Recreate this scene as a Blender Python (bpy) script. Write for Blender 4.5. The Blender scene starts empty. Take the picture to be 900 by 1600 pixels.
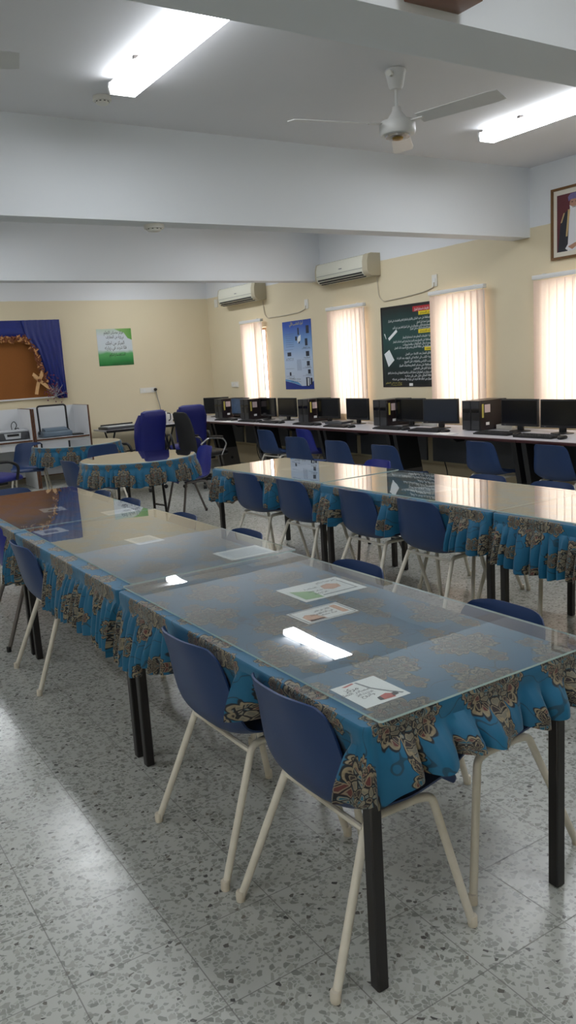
import bpy, bmesh, math, random
from mathutils import Vector, Matrix
random.seed(7)
S = bpy.context.scene
COL = S.collection
PI = math.pi

# ------------------------------------------------------------------ room constants (metres)
H = 1.60            # eye height
XW = 6.60           # window wall
YB = 12.75          # far wall
XL, YF = -4.2, -4.0 # walls out of frame
CZ = 3.326          # ceiling
BZ = 2.675          # underside of beams
PZ = 2.765          # edge of the white paint band

# ------------------------------------------------------------------ node helpers
class G:
    def __init__(s, name):
        s.m = bpy.data.materials.new(name); s.m.use_nodes = True
        s.t = s.m.node_tree; s.t.nodes.clear()
        s.out = s.t.nodes.new('ShaderNodeOutputMaterial')
    def n(s, typ, **kw):
        nd = s.t.nodes.new(typ)
        for k, v in kw.items(): setattr(nd, k, v)
        return nd
    def link(s, a, b): s.t.links.new(a, b)
    def put(s, sock, v):
        if isinstance(v, bpy.types.NodeSocket): s.link(v, sock)
        else: sock.default_value = v
    def m1(s, op, a, b=0.0, c=0.0, clamp=False):
        nd = s.n('ShaderNodeMath', operation=op, use_clamp=clamp)
        s.put(nd.inputs[0], a); s.put(nd.inputs[1], b)
        if op in ('MULTIPLY_ADD', 'SMOOTH_MIN', 'COMPARE'): s.put(nd.inputs[2], c)
        return nd.outputs[0]
    def mix(s, f, a, b):
        nd = s.n('ShaderNodeMix', data_type='RGBA')
        s.put(nd.inputs[0], f); s.put(nd.inputs[6], a); s.put(nd.inputs[7], b)
        return nd.outputs[2]
    def step(s, v, lo, hi):
        nd = s.n('ShaderNodeMapRange', interpolation_type='SMOOTHSTEP')
        s.put(nd.inputs[0], v); nd.inputs[1].default_value = lo; nd.inputs[2].default_value = hi
        return nd.outputs[0]
    def noise(s, vec, scale, detail=2.0, rough=.5):
        nd = s.n('ShaderNodeTexNoise'); s.put(nd.inputs['Vector'], vec)
        nd.inputs['Scale'].default_value = scale; nd.inputs['Detail'].default_value = detail
        nd.inputs['Roughness'].default_value = rough
        return nd
    def bsdf(s, **kw):
        b = s.n('ShaderNodeBsdfPrincipled')
        for k, v in kw.items(): s.put(b.inputs[k.replace('_', ' ')], v)
        s.link(b.outputs[0], s.out.inputs[0])
        return b

def lin(r, g, b):
    f = lambda c: (c/12.92 if c <= .04045 else ((c+.055)/1.055)**2.4)
    return (f(r/255), f(g/255), f(b/255), 1.0)

def plain(name, rgb, rough=.5, metal=0.0, spec=.5, mottle=.0, scale=8.0, bump=0.0, bscale=60.0):
    g = G(name); c = lin(*rgb)
    tc = g.n('ShaderNodeTexCoord').outputs['Object']
    col = c
    if mottle > 0:
        nz = g.noise(tc, scale, 3.0)
        d = tuple(x*(1-mottle) for x in c[:3]) + (1,)
        l = tuple(min(1, x*(1+mottle)) for x in c[:3]) + (1,)
        col = g.mix(nz.outputs[0], d, l)
    kw = dict(Base_Color=col, Roughness=rough, Metallic=metal, Specular_IOR_Level=spec)
    if bump > 0:
        nb = g.noise(tc, bscale, 2.0); bp = g.n('ShaderNodeBump')
        bp.inputs['Strength'].default_value = bump; bp.inputs['Distance'].default_value = .004
        g.link(nb.outputs[0], bp.inputs['Height']); kw['Normal'] = bp.outputs[0]
    g.bsdf(**kw)
    return g.m

def emissive(name, rgb, strength):
    g = G(name); e = g.n('ShaderNodeEmission'); e.inputs[0].default_value = lin(*rgb); e.inputs[1].default_value = strength
    g.link(e.outputs[0], g.out.inputs[0]); return g.m

def paint_wall(name, lower, upper):
    g = G(name); geo = g.n('ShaderNodeNewGeometry'); sp = g.n('ShaderNodeSeparateXYZ'); g.link(geo.outputs['Position'], sp.inputs[0])
    nz = g.noise(geo.outputs['Position'], 1.7, 3.0)
    edge = g.m1('ADD', sp.outputs[2], g.m1('MULTIPLY', g.m1('SUBTRACT', g.noise(geo.outputs['Position'], 6.0).outputs[0], .5), .012))
    f = g.step(edge, PZ-.003, PZ+.003)
    lo = g.mix(nz.outputs[0], tuple(x*.94 for x in lin(*lower)[:3])+(1,), lin(*lower))
    nb = g.noise(geo.outputs['Position'], 90.0); bp = g.n('ShaderNodeBump'); bp.inputs['Strength'].default_value = .08; bp.inputs['Distance'].default_value = .003
    g.link(nb.outputs[0], bp.inputs['Height'])
    g.bsdf(Base_Color=g.mix(f, lo, lin(*upper)), Roughness=.62, Specular_IOR_Level=.3, Normal=bp.outputs[0])
    return g.m

def terrazzo():
    g = G('terrazzo_tile'); geo = g.n('ShaderNodeNewGeometry'); P = geo.outputs['Position']
    sp = g.n('ShaderNodeSeparateXYZ'); g.link(P, sp.inputs[0])
    base = g.mix(g.noise(P, 2.3, 4.0).outputs[0], lin(172,174,169), lin(187,188,182))
    def chips(sc, thr, lo, hi, prev, warp):
        wn = g.noise(P, sc*.8, 1.0); vm = g.n('ShaderNodeVectorMath', operation='MULTIPLY_ADD')
        g.link(wn.outputs['Color'], vm.inputs[0]); vm.inputs[1].default_value = (warp,)*3; g.link(P, vm.inputs[2])
        v1 = g.n('ShaderNodeTexVoronoi', feature='F1', voronoi_dimensions='2D'); v1.inputs['Scale'].default_value = sc; g.link(vm.outputs[0], v1.inputs['Vector'])
        v2 = g.n('ShaderNodeTexVoronoi', feature='DISTANCE_TO_EDGE', voronoi_dimensions='2D'); v2.inputs['Scale'].default_value = sc; g.link(vm.outputs[0], v2.inputs['Vector'])
        cs = g.n('ShaderNodeSeparateXYZ'); g.link(v1.outputs['Color'], cs.inputs[0])
        sel = g.m1('GREATER_THAN', cs.outputs[0], thr)
        inn = g.step(v2.outputs[0], .09, .13)
        f = g.m1('MULTIPLY', sel, inn)
        colr = g.mix(g.m1('POWER', cs.outputs[1], 1.4), lo, hi)
        return g.mix(f, prev, colr)
    c = chips(82.0, .56, lin(143,146,140), lin(168,170,162), base, .004)
    c = chips(54.0, .74, lin(132,135,129), lin(164,165,157), c, .006)
    c = chips(72.0, .968, lin(84,84,82), lin(132,128,120), c, .005)
    pit = 0.305
    def joint(o, off):
        u = g.m1('DIVIDE', g.m1('SUBTRACT', o, off), pit)
        fr = g.m1('FRACT', u); d = g.m1('MINIMUM', fr, g.m1('SUBTRACT', 1.0, fr))
        return g.m1('SUBTRACT', 1.0, g.step(d, .0035, .0075))
    j = g.m1('MAXIMUM', joint(sp.outputs[0], .452), joint(sp.outputs[1], 1.947))
    c = g.mix(g.m1('MULTIPLY', j, .75), c, lin(92,90,86))
    dirt = g.noise(P, .9, 4.0)
    c = g.mix(g.m1('MULTIPLY', g.step(dirt.outputs[0], .5, .75), .12), c, lin(120,112,100))
    r = g.m1('MULTIPLY_ADD', g.noise(P, 14.0, 3.0).outputs[0], .14, .17)
    r = g.m1('MAXIMUM', r, g.m1('MULTIPLY', j, .6))
    g.bsdf(Base_Color=c, Roughness=r, Specular_IOR_Level=.5)
    return g.m

def damask():
    """turquoise cloth printed with leafy brown and beige medallions, from the unfolded uv in metres"""
    g = G('damask_cloth'); uv = g.n('ShaderNodeUVMap'); uv.uv_map = 'UVMap'
    nz = g.noise(uv.outputs[0], 17.0, 2.0)
    vm = g.n('ShaderNodeVectorMath', operation='MULTIPLY_ADD'); g.link(nz.outputs['Color'], vm.inputs[0])
    vm.inputs[1].default_value = (.030, .030, 0); g.link(uv.outputs[0], vm.inputs[2])
    sp = g.n('ShaderNodeSeparateXYZ'); g.link(vm.outputs[0], sp.inputs[0])
    U, V = sp.outputs[0], sp.outputs[1]
    base = g.mix(g.noise(uv.outputs[0], 4.0).outputs[0], lin(8,78,112), lin(17,100,134))
    def lattice(a, b, ou, ov):
        v = g.m1('ADD', V, ov); row = g.m1('FLOOR', g.m1('DIVIDE', v, b))
        odd = g.m1('FLOORED_MODULO', row, 2.0)
        u = g.m1('ADD', g.m1('ADD', U, ou), g.m1('MULTIPLY', odd, a/2))
        x = g.m1('MULTIPLY', g.m1('SUBTRACT', g.m1('FRACT', g.m1('DIVIDE', u, a)), .5), a)
        y = g.m1('MULTIPLY', g.m1('SUBTRACT', g.m1('FRACT', g.m1('DIVIDE', v, b)), .5), b)
        return g.m1('ABSOLUTE', x), y, row
    def motif(col, a, b, ou, ov, R, n, stretch, dens, seed):
        x, y, row = lattice(a, b, ou, ov)
        ys = g.m1('DIVIDE', y, stretch)
        r = g.m1('SQRT', g.m1('ADD', g.m1('MULTIPLY', x, x), g.m1('MULTIPLY', ys, ys)))
        th = g.m1('ARCTAN2', x, y)
        pet = g.m1('ABSOLUTE', g.m1('SINE', g.m1('MULTIPLY', th, n)))
        fine = g.m1('ABSOLUTE', g.m1('SINE', g.m1('MULTIPLY', th, n*3.0)))
        RR = g.m1('MULTIPLY', g.m1('ADD', g.m1('MULTIPLY_ADD', pet, .36, .56), g.m1('MULTIPLY', fine, .14)), R)
        D = g.m1('DIVIDE', r, RR)
        inside = g.m1('SUBTRACT', 1.0, g.step(D, .96, 1.0))
        # leaf cells fanned about the centre
        cv = g.n('ShaderNodeCombineXYZ'); g.link(g.m1('MULTIPLY', th, n*.8), cv.inputs[0]); g.link(g.m1('MULTIPLY', r, dens), cv.inputs[1]); cv.inputs[2].default_value = seed
        c1 = g.n('ShaderNodeTexVoronoi', feature='F1'); c1.inputs['Scale'].default_value = 1.0; g.link(cv.outputs[0], c1.inputs['Vector'])
        c2 = g.n('ShaderNodeTexVoronoi', feature='DISTANCE_TO_EDGE'); c2.inputs['Scale'].default_value = 1.0; g.link(cv.outputs[0], c2.inputs['Vector'])
        cs = g.n('ShaderNodeSeparateXYZ'); g.link(c1.outputs['Color'], cs.inputs[0])
        fill = g.mix(g.step(cs.outputs[0], .50, .54), lin(44,36,38), lin(106,102,90))
        fill = g.mix(g.step(cs.outputs[1], .66, .7), fill, lin(88,46,44))
        fill = g.mix(g.step(cs.outputs[2], .62, .66), fill, lin(20,84,106))
        e = c2.outputs[0]
        rimc = g.m1('MULTIPLY', g.step(e, .07, .10), g.m1('SUBTRACT', 1.0, g.step(e, .17, .22)))
        fill = g.mix(g.m1('MULTIPLY', rimc, .8), fill, lin(130,121,100))
        fill = g.mix(g.m1('SUBTRACT', 1.0, g.step(e, .05, .08)), fill, lin(20,20,24))
        c = g.mix(inside, col, fill)
        rim = g.m1('MULTIPLY', g.step(D, .86, .90), g.m1('SUBTRACT', 1.0, g.step(D, .98, 1.01)))
        c = g.mix(g.m1('MULTIPLY', rim, .8), c, lin(140,128,102))
        edge = g.m1('MULTIPLY', g.step(D, .97, 1.0), g.m1('SUBTRACT', 1.0, g.step(D, 1.04, 1.09)))
        return g.mix(edge, c, lin(18,26,34))
    nv = g.noise(vm.outputs[0], 8.5, 1.0)
    k = g.m1('ABSOLUTE', g.m1('SUBTRACT', nv.outputs[0], .47))
    col = g.mix(g.m1('MULTIPLY', g.m1('SUBTRACT', 1.0, g.step(k, .005, .009)), .7), base, lin(24,50,62))
    col = motif(col, .15, .13, .075, .065, .036, 2.5, 1.35, 120.0, 3.7)
    col = motif(col, .30, .26, 0, 0, .092, 3.5, 1.08, 72.0, 1.3)
    b = g.bsdf(Base_Color=col, Roughness=.55, Specular_IOR_Level=.35)
    b.inputs['Sheen Weight'].default_value = .15
    return g.m

def glass_mat(name, tint, ior=1.52, haze=0.0, gain=1.45):
    g = G(name); geo = g.n('ShaderNodeNewGeometry')
    fr = g.n('ShaderNodeFresnel'); fr.inputs[0].default_value = ior
    f = g.m1('MULTIPLY', fr.outputs[0], g.m1('SUBTRACT', 1.0, geo.outputs['Backfacing']))
    f = g.m1('MINIMUM', g.m1('MULTIPLY', f, gain), 1.0)
    tr = g.n('ShaderNodeBsdfTransparent'); tr.inputs[0].default_value = tint
    gl = g.n('ShaderNodeBsdfGlossy'); gl.inputs['Roughness'].default_value = .012
    P = geo.outputs['Position']
    nb = g.noise(P, 2.6, 1.0); bp = g.n('ShaderNodeBump'); bp.inputs['Strength'].default_value = .025; bp.inputs['Distance'].default_value = .02
    g.link(nb.outputs[0], bp.inputs['Height']); g.link(bp.outputs[0], gl.inputs['Normal'])
    df = g.n('ShaderNodeBsdfDiffuse'); df.inputs[0].default_value = (.78,.80,.82,1)
    dm = g.n('ShaderNodeMixShader'); g.put(dm.inputs[0], g.m1('MULTIPLY', g.m1('SUBTRACT', 1.0, geo.outputs['Backfacing']), haze)); g.link(tr.outputs[0], dm.inputs[1]); g.link(df.outputs[0], dm.inputs[2])  # milky reflection haze mixed in as a pale diffuse layer
    mx = g.n('ShaderNodeMixShader'); g.link(f, mx.inputs[0]); g.link(dm.outputs[0], mx.inputs[1]); g.link(gl.outputs[0], mx.inputs[2])
    g.link(mx.outputs[0], g.out.inputs[0]); return g.m

def slat_mat():
    g = G('blind_fabric'); tc = g.n('ShaderNodeTexCoord').outputs['Object']
    c = g.mix(g.noise(tc, 30.0).outputs[0], lin(236,212,204), lin(244,222,214))
    d = g.n('ShaderNodeBsdfDiffuse'); g.link(c, d.inputs[0])
    t = g.n('ShaderNodeBsdfTranslucent'); t.inputs[0].default_value = (.96,.84,.72,1)
    mx = g.n('ShaderNodeMixShader'); mx.inputs[0].default_value = .40
    g.link(d.outputs[0], mx.inputs[1]); g.link(t.outputs[0], mx.inputs[2]); g.link(mx.outputs[0], g.out.inputs[0])
    return g.m

def grad_poster(name, stops, axis=2, lo=0.0, hi=1.0, wav=0.0):
    g = G(name); geo = g.n('ShaderNodeNewGeometry'); sp = g.n('ShaderNodeSeparateXYZ'); g.link(geo.outputs['Position'], sp.inputs[0])
    z = sp.outputs[axis]
    if wav: z = g.m1('ADD', z, g.m1('MULTIPLY', g.m1('SUBTRACT', g.noise(geo.outputs['Position'], 3.2, 2.0).outputs[0], .5), wav))
    f = g.m1('DIVIDE', g.m1('SUBTRACT', z, lo), hi-lo)
    r = g.n('ShaderNodeValToRGB'); g.link(f, r.inputs[0]); e = r.color_ramp.elements
    while len(e) < len(stops): e.new(.5)
    for k, (p, c) in enumerate(stops): e[k].position = p; e[k].color = lin(*c)
    g.bsdf(Base_Color=r.outputs[0], Roughness=.35); return g.m

M = {}
def mk():
    M['floor'] = terrazzo()
    M['wall'] = paint_wall('cream_wall_paint', (226,214,184), (228,231,234))
    M['ceil'] = plain('white_ceiling_paint', (224,224,226), .7, mottle=.02, scale=1.2, bump=.05)
    M['beam'] = plain('white_beam_paint', (224,228,232), .6, mottle=.02, scale=1.0, bump=.05)
    M['cloth'] = damask()
    M['glass'] = glass_mat('clear_table_glass', (.965,.985,.98,1), haze=.06, gain=1.8)
    M['pane'] = glass_mat('window_glass', (.95,.97,.98,1))
    M['glassedge'] = plain('glass_cut_edge', (176,200,198), .25)
    M['slat'] = slat_mat()
    M['white_metal'] = plain('white_enamel', (226,226,224), .4)
    M['shell'] = plain('slate_blue_plastic', (30,55,98), .42, mottle=.06, scale=14, bump=.12, bscale=400)
    M['royal'] = plain('royal_blue_plastic', (24,38,130), .38, mottle=.05, scale=14, bump=.1, bscale=400)
    M['cream_tube'] = plain('cream_painted_tube', (214,208,194), .4, mottle=.12, scale=22)
    M['grey_tube'] = plain('grey_painted_tube', (104,98,94), .4, mottle=.1, scale=22)
    M['rubber'] = plain('pale_rubber', (206,198,182), .7, mottle=.1, scale=40)
    M['black_metal'] = plain('black_painted_steel', (30,27,27), .42, mottle=.15, scale=20)
    M['black'] = plain('black_plastic', (20,20,22), .42, mottle=.1, scale=30)
    M['blackgloss'] = plain('dark_screen', (14,15,18), .16)
    M['reflecting_screen'] = plain('dark_screen_reflection', (44,50,60), .2)  # paler copy of the dark screen, a reflection put into its colour
    M['towergrille'] = plain('charcoal_grille', (46,47,50), .5, mottle=.1, scale=80, bump=.3, bscale=600)
    M['towercase'] = plain('black_case_steel', (36,26,28), .35, mottle=.08)
    M['desktop'] = plain('pale_grey_laminate', (198,197,204), .35, mottle=.03, scale=20)
    M['deskedge'] = plain('maroon_desk_edge', (62,26,30), .4)
    M['deskpanel'] = plain('charcoal_panel', (66,68,72), .5, mottle=.05)
    M['deskleg'] = plain('black_desk_leg', (24,24,26), .45, mottle=.08)
    M['deskfoot'] = plain('grey_desk_foot', (92,88,84), .5)
    M['board'] = plain('particle_board', (170,140,105), .7, mottle=.15, scale=40)
    M['paper'] = plain('white_paper', (238,238,236), .6)
    M['paperblue'] = plain('pale_grey_paper', (206,214,220), .6)
    M['ink'] = plain('black_ink', (34,32,34), .6)
    M['greyink'] = plain('grey_ink', (120,124,128), .6)
    M['inkred'] = plain('red_ink', (190,74,60), .6)
    M['inkgreen'] = plain('green_ink', (150,190,130), .6)
    M['inkpeach'] = plain('peach_ink', (222,170,140), .6)
    M['inkwhite'] = plain('white_ink', (226,232,234), .6)
    M['inkyellow'] = plain('yellow_ink', (222,202,40), .6)
    M['inkblue'] = plain('navy_ink', (24,52,140), .5)
    M['inkslate'] = plain('dark_blue_grey_ink', (30,38,58), .5)
    M['inkgold'] = plain('gold_ink', (200,190,90), .5)
    M['yellowtag'] = plain('yellow_tag', (206,192,96), .6)
    M['pinktag'] = plain('pale_pink_label', (222,200,200), .6, mottle=.08, scale=200)
    M['acbody'] = plain('air_conditioner_white', (222,222,208), .4)
    M['acside'] = plain('air_conditioner_beige', (190,182,158), .45)
    M['dark'] = plain('dark_slot', (28,28,28), .6)
    M['socket'] = plain('white_socket_plastic', (226,224,216), .35)
    M['melamine'] = plain('white_melamine', (212,214,216), .4, mottle=.03)
    M['woodedge'] = plain('brown_wood_edge', (92,56,34), .5, mottle=.2, scale=30)
    M['brownbox'] = plain('brown_varnished_wood', (120,80,62), .35, mottle=.2, scale=12)
    M['cork'] = plain('brown_felt_board', (138,84,34), .9, mottle=.08, scale=60)
    M['satin'] = plain('blue_satin', (12,36,118), .36, mottle=.12, scale=9, spec=.7)
    M['leaf'] = plain('dried_leaf_brown', (120,66,36), .7, mottle=.5, scale=40)
    M['leaf2'] = plain('dried_leaf_tan', (196,142,88), .7, mottle=.3, scale=40)
    M['ribbon'] = plain('gold_ribbon', (214,170,118), .4, mottle=.15, scale=30)
    M['flower'] = plain('mauve_flower', (120,58,82), .7, mottle=.4, scale=60)
    M['twig'] = plain('silver_twig', (150,148,156), .5)
    M['execblue'] = plain('royal_blue_upholstery', (22,30,112), .5, mottle=.08, scale=10, bump=.2, bscale=200)
    M['execblack'] = plain('black_mesh_fabric', (44,44,44), .8, mottle=.2, scale=200)
    M['chrome'] = plain('brushed_chrome', (180,180,184), .25, metal=1.0)
    M['machine'] = plain('blue_grey_machine_plastic', (96,112,126), .45, mottle=.05)
    M['printer'] = plain('charcoal_printer_plastic', (70,72,76), .4)
    M['printerlight'] = plain('light_grey_plastic', (190,194,198), .4)
    M['gilt'] = plain('gilt_frame', (112,78,40), .35, mottle=.25, scale=40)
    M['mount'] = plain('cream_mount', (226,220,206), .6)
    M['maroon'] = plain('maroon_backdrop', (96,44,50), .6, mottle=.12, scale=6)
    M['skin'] = plain('printed_skin', (178,134,112), .6)
    M['turban'] = plain('printed_violet_turban', (112,104,150), .6, mottle=.35, scale=60)
    M['robe'] = plain('printed_white_robe', (222,222,226), .6, mottle=.04)
    M['cloak'] = plain('printed_dark_cloak', (44,46,54), .6, mottle=.2, scale=20)
    M['trimgold'] = plain('printed_gold_trim', (196,170,120), .6)
    M['tube_on'] = emissive('lit_diffuser', (246,250,255), 25.0); M['tube_side'] = emissive('lit_diffuser_side', (246,250,255), 6.0)
    M['fan'] = plain('fan_white_enamel', (216,216,214), .35)
    M['brass'] = plain('brass_cap', (160,130,70), .35, metal=.8)
    M['kettle'] = plain('white_kettle_plastic', (220,222,224), .35)
    M['photo_screen'] = plain('lit_blue_screen', (70,92,120), .3, mottle=.4, scale=14)
    M['sill'] = plain('window_sill_stone', (206,196,176), .5)
    M['alu'] = plain('brown_window_frame', (150,120,92), .4)
mk()

# ------------------------------------------------------------------ mesh helpers
class MB:
    """collects polygons for ONE mesh object; faces remember a material index"""
    def __init__(s): s.v = []; s.f = []; s.mi = []; s.sm = []; s.uv = None
    def add(s, vs, fs, mi=0, smooth=False, mat=None):
        o = len(s.v)
        for p in vs:
            p = Vector(p)
            if mat is not None: p = mat @ p
            s.v.append(tuple(p))
        for q in fs: s.f.append(tuple(i+o for i in q)); s.mi.append(mi); s.sm.append(smooth)
        return s
    def box(s, x0, x1, y0, y1, z0, z1, mi=0, mat=None):
        vs = [(x, y, z) for x in (x0, x1) for y in (y0, y1) for z in (z0, z1)]
        fs = [(0,1,3,2), (4,6,7,5), (0,4,5,1), (2,3,7,6), (0,2,6,4), (1,5,7,3)]
        return s.add(vs, fs, mi, False, mat)
    def rbox(s, x0, x1, y0, y1, z0, z1, r=.01, seg=3, mi=0, mat=None):
        bm = bmesh.new(); bmesh.ops.create_cube(bm, size=1.0)
        for v in bm.verts: v.co = Vector(((x0+x1)/2+v.co.x*(x1-x0), (y0+y1)/2+v.co.y*(y1-y0), (z0+z1)/2+v.co.z*(z1-z0)))
        bmesh.ops.bevel(bm, geom=list(bm.edges), offset=r, segments=seg, profile=.5, affect='EDGES')
        bm.verts.index_update()
        s.add([v.co for v in bm.verts], [[v.index for v in f.verts] for f in bm.faces], mi, True, mat); bm.free(); return s
    def tube(s, pts, r, n=8, mi=0, fillet=0.0, mat=None, taper=None):
        pts = [Vector(p) for p in pts]
        if fillet > 0 and len(pts) > 2:
            q = [pts[0]]
            for i in range(1, len(pts)-1):
                a, b, c = pts[i-1], pts[i], pts[i+1]
                d1 = (a-b); d2 = (c-b); f = min(fillet, d1.length*.45, d2.length*.45)
                p1 = b+d1.normalized()*f; p2 = b+d2.normalized()*f
                for k in range(5):
                    t = k/4; q.append(p1*(1-t)**2+b*2*t*(1-t)+p2*t*t)
            q.append(pts[-1]); pts = q
        vs = []; fs = []; up = None; m = len(pts)
        for i, p in enumerate(pts):
            d = (pts[min(i+1, m-1)]-pts[max(i-1, 0)]).normalized()
            if up is None:
                up = Vector((0,0,1)) if abs(d.z) < .9 else Vector((1,0,0))
            a = d.cross(up).normalized(); b = a.cross(d).normalized(); up = b
            rr = r if taper is None else r*(1+(taper-1)*i/(m-1))
            for k in range(n):
                t = 2*PI*k/n; vs.append(p+a*math.cos(t)*rr+b*math.sin(t)*rr)
        for i in range(m-1):
            for k in range(n):
                k2 = (k+1) % n; fs.append((i*n+k, i*n+k2, (i+1)*n+k2, (i+1)*n+k))
        fs.append(tuple(range(n))); fs.append(tuple((m-1)*n+k for k in reversed(range(n))))
        return s.add(vs, fs, mi, True, mat)
    def loft(s, secs, n=20, p=4.0, mi=0, mat=None):
        vs = []; fs = []; m = len(secs)
        for c, A, B in secs:
            c, A, B = Vector(c), Vector(A), Vector(B)
            for k in range(n):
                t = 2*PI*(k+.5)/n; ct, st = math.cos(t), math.sin(t)
                vs.append(c+A*math.copysign(abs(ct)**(2/p), ct)+B*math.copysign(abs(st)**(2/p), st))
        for i in range(m-1):
            for k in range(n):
                k2 = (k+1) % n; fs.append((i*n+k, i*n+k2, (i+1)*n+k2, (i+1)*n+k))
        fs.append(tuple(reversed(range(n)))); fs.append(tuple((m-1)*n+k for k in range(n)))
        return s.add(vs, fs, mi, True, mat)
    def lathe(s, prof, n=24, mi=0, mat=None, smooth=True):
        vs = []; fs = []; m = len(prof)
        for r, z in prof:
            for k in range(n):
                t = 2*PI*k/n; vs.append((r*math.cos(t), r*math.sin(t), z))
        for i in range(m-1):
            for k in range(n):
                k2 = (k+1) % n; fs.append((i*n+k, i*n+k2, (i+1)*n+k2, (i+1)*n+k))
        fs.append(tuple(reversed(range(n)))); fs.append(tuple((m-1)*n+k for k in range(n)))
        return s.add(vs, fs, mi, smooth, mat)
    def prism(s, poly, axis, a, b, mi=0, mat=None, smooth=False):
        """poly of 2d points extruded along axis 'x','y' or 'z' from a to b"""
        n = len(poly)
        f3 = {'x': lambda p, t: (t, p[0], p[1]), 'y': lambda p, t: (p[0], t, p[1]), 'z': lambda p, t: (p[0], p[1], t)}[axis]
        vs = [f3(p, a) for p in poly]+[f3(p, b) for p in poly]
        fs = [(i, (i+1) % n, n+(i+1) % n, n+i) for i in range(n)]
        s.add(vs, fs, mi, smooth, mat)
        o = len(s.v)-2*n
        s.f += [tuple(o+i for i in reversed(range(n))), tuple(o+n+i for i in range(n))]; s.mi += [mi, mi]; s.sm += [False, False]
        return s
    def build(s, name, mats, parent=None, loc=None, rz=0.0, fix=True):
        me = bpy.data.meshes.new(name); me.from_pydata(s.v, [], s.f)
        if not isinstance(mats, (list, tuple)): mats = [mats]
        for m in mats: me.materials.append(m)
        me.polygons.foreach_set('material_index', s.mi); me.polygons.foreach_set('use_smooth', s.sm)
        if s.uv is not None:
            l = me.uv_layers.new(name='UVMap')
            flat = [c for face in s.uv for uvp in face for c in uvp]
            l.data.foreach_set('uv', flat)
        if fix:
            bm = bmesh.new(); bm.from_mesh(me); bmesh.ops.recalc_face_normals(bm, faces=bm.faces); bm.to_mesh(me); bm.free()
        if any(s.sm):
            try: me.set_sharp_from_angle(angle=math.radians(42))
            except Exception: pass
        me.update()
        o = bpy.data.objects.new(name, me); COL.objects.link(o)
        if parent is not None: o.parent = parent
        if loc is not None: o.location = loc
        o.rotation_euler[2] = rz
        return o

def tag(o, label=None, cat=None, group=None, kind=None):
    if label: o['label'] = label
    if cat: o['category'] = cat
    if group: o['group'] = group
    if kind: o['kind'] = kind
    return o
def thing(name, label, cat, loc=(0,0,0), rz=0.0, group=None):
    o = bpy.data.objects.new(name, None); COL.objects.link(o); o.empty_display_size = .1
    o.location = loc; o.rotation_euler[2] = rz
    return tag(o, label, cat, group)
def struct(name, mb, m, parent=None):
    o = mb.build(name, m, parent); o['kind'] = 'structure'; return o
KIDS = {}
def kids(o):
    return [c for c in bpy.data.objects if c.parent == o]
def tree_of(o): return (o, [tree_of(c) for c in kids(o)])
def dup(tr, loc=None, rz=None, label=None, group=None, parent=None):
    o, ch = tr
    c = o.copy(); COL.objects.link(c); c.parent = parent
    if loc is not None: c.location = loc
    if rz is not None: c.rotation_euler[2] = rz
    if label: c['label'] = label
    if group: c['group'] = group
    for k in ch: dup(k, parent=c)
    return c

# ------------------------------------------------------------------ arabic shaping (letters joined, laid right to left)
AR = {'ا':(0xFE8D,2),'أ':(0xFE83,2),'إ':(0xFE87,2),'آ':(0xFE81,2),'ب':(0xFE8F,4),'ة':(0xFE93,2),'ت':(0xFE95,4),'ث':(0xFE99,4),'ج':(0xFE9D,4),'ح':(0xFEA1,4),
'خ':(0xFEA5,4),'د':(0xFEA9,2),'ذ':(0xFEAB,2),'ر':(0xFEAD,2),'ز':(0xFEAF,2),'س':(0xFEB1,4),'ش':(0xFEB5,4),'ص':(0xFEB9,4),'ض':(0xFEBD,4),'ط':(0xFEC1,4),'ظ':(0xFEC5,4),
'ع':(0xFEC9,4),'غ':(0xFECD,4),'ف':(0xFED1,4),'ق':(0xFED5,4),'ك':(0xFED9,4),'ل':(0xFEDD,4),'م':(0xFEE1,4),'ن':(0xFEE5,4),'ه':(0xFEE9,4),'و':(0xFEED,2),'ى':(0xFEEF,2),'ي':(0xFEF1,4)}
def arabic(t):
    out = []
    for i, ch in enumerate(t):
        if ch not in AR: out.append(ch); continue
        base, n = AR[ch]
        pj = i > 0 and t[i-1] in AR and AR[t[i-1]][1] == 4
        nj = n == 4 and i+1 < len(t) and t[i+1] in AR
        # forms: isolated 0, final 1, initial 2, medial 3
        out.append(chr(base + (3 if pj and nj else 1 if pj else 2 if nj else 0)))
    return ''.join(reversed(out))
_txt = {}
def text_polys(s, bold=0.0):
    """flat polygons of a line of text: height about 1 unit, origin at the left of its base line; returns verts, faces, width"""
    key = (s, bold)
    if key in _txt: return _txt[key]
    c = bpy.data.curves.new('lettering', 'FONT'); c.body = s; c.resolution_u = 2; c.offset = bold
    o = bpy.data.objects.new('lettering', c); COL.objects.link(o)
    dg = bpy.context.evaluated_depsgraph_get(); me = bpy.data.meshes.new_from_object(o.evaluated_get(dg))
    vs = [tuple(v.co) for v in me.vertices]; fs = [tuple(p.vertices) for p in me.polygons]
    bpy.data.objects.remove(o); bpy.data.curves.remove(c); bpy.data.meshes.remove(me)
    w = max((v[0] for v in vs), default=0)
    _txt[key] = (vs, fs, w); return _txt[key]

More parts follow.
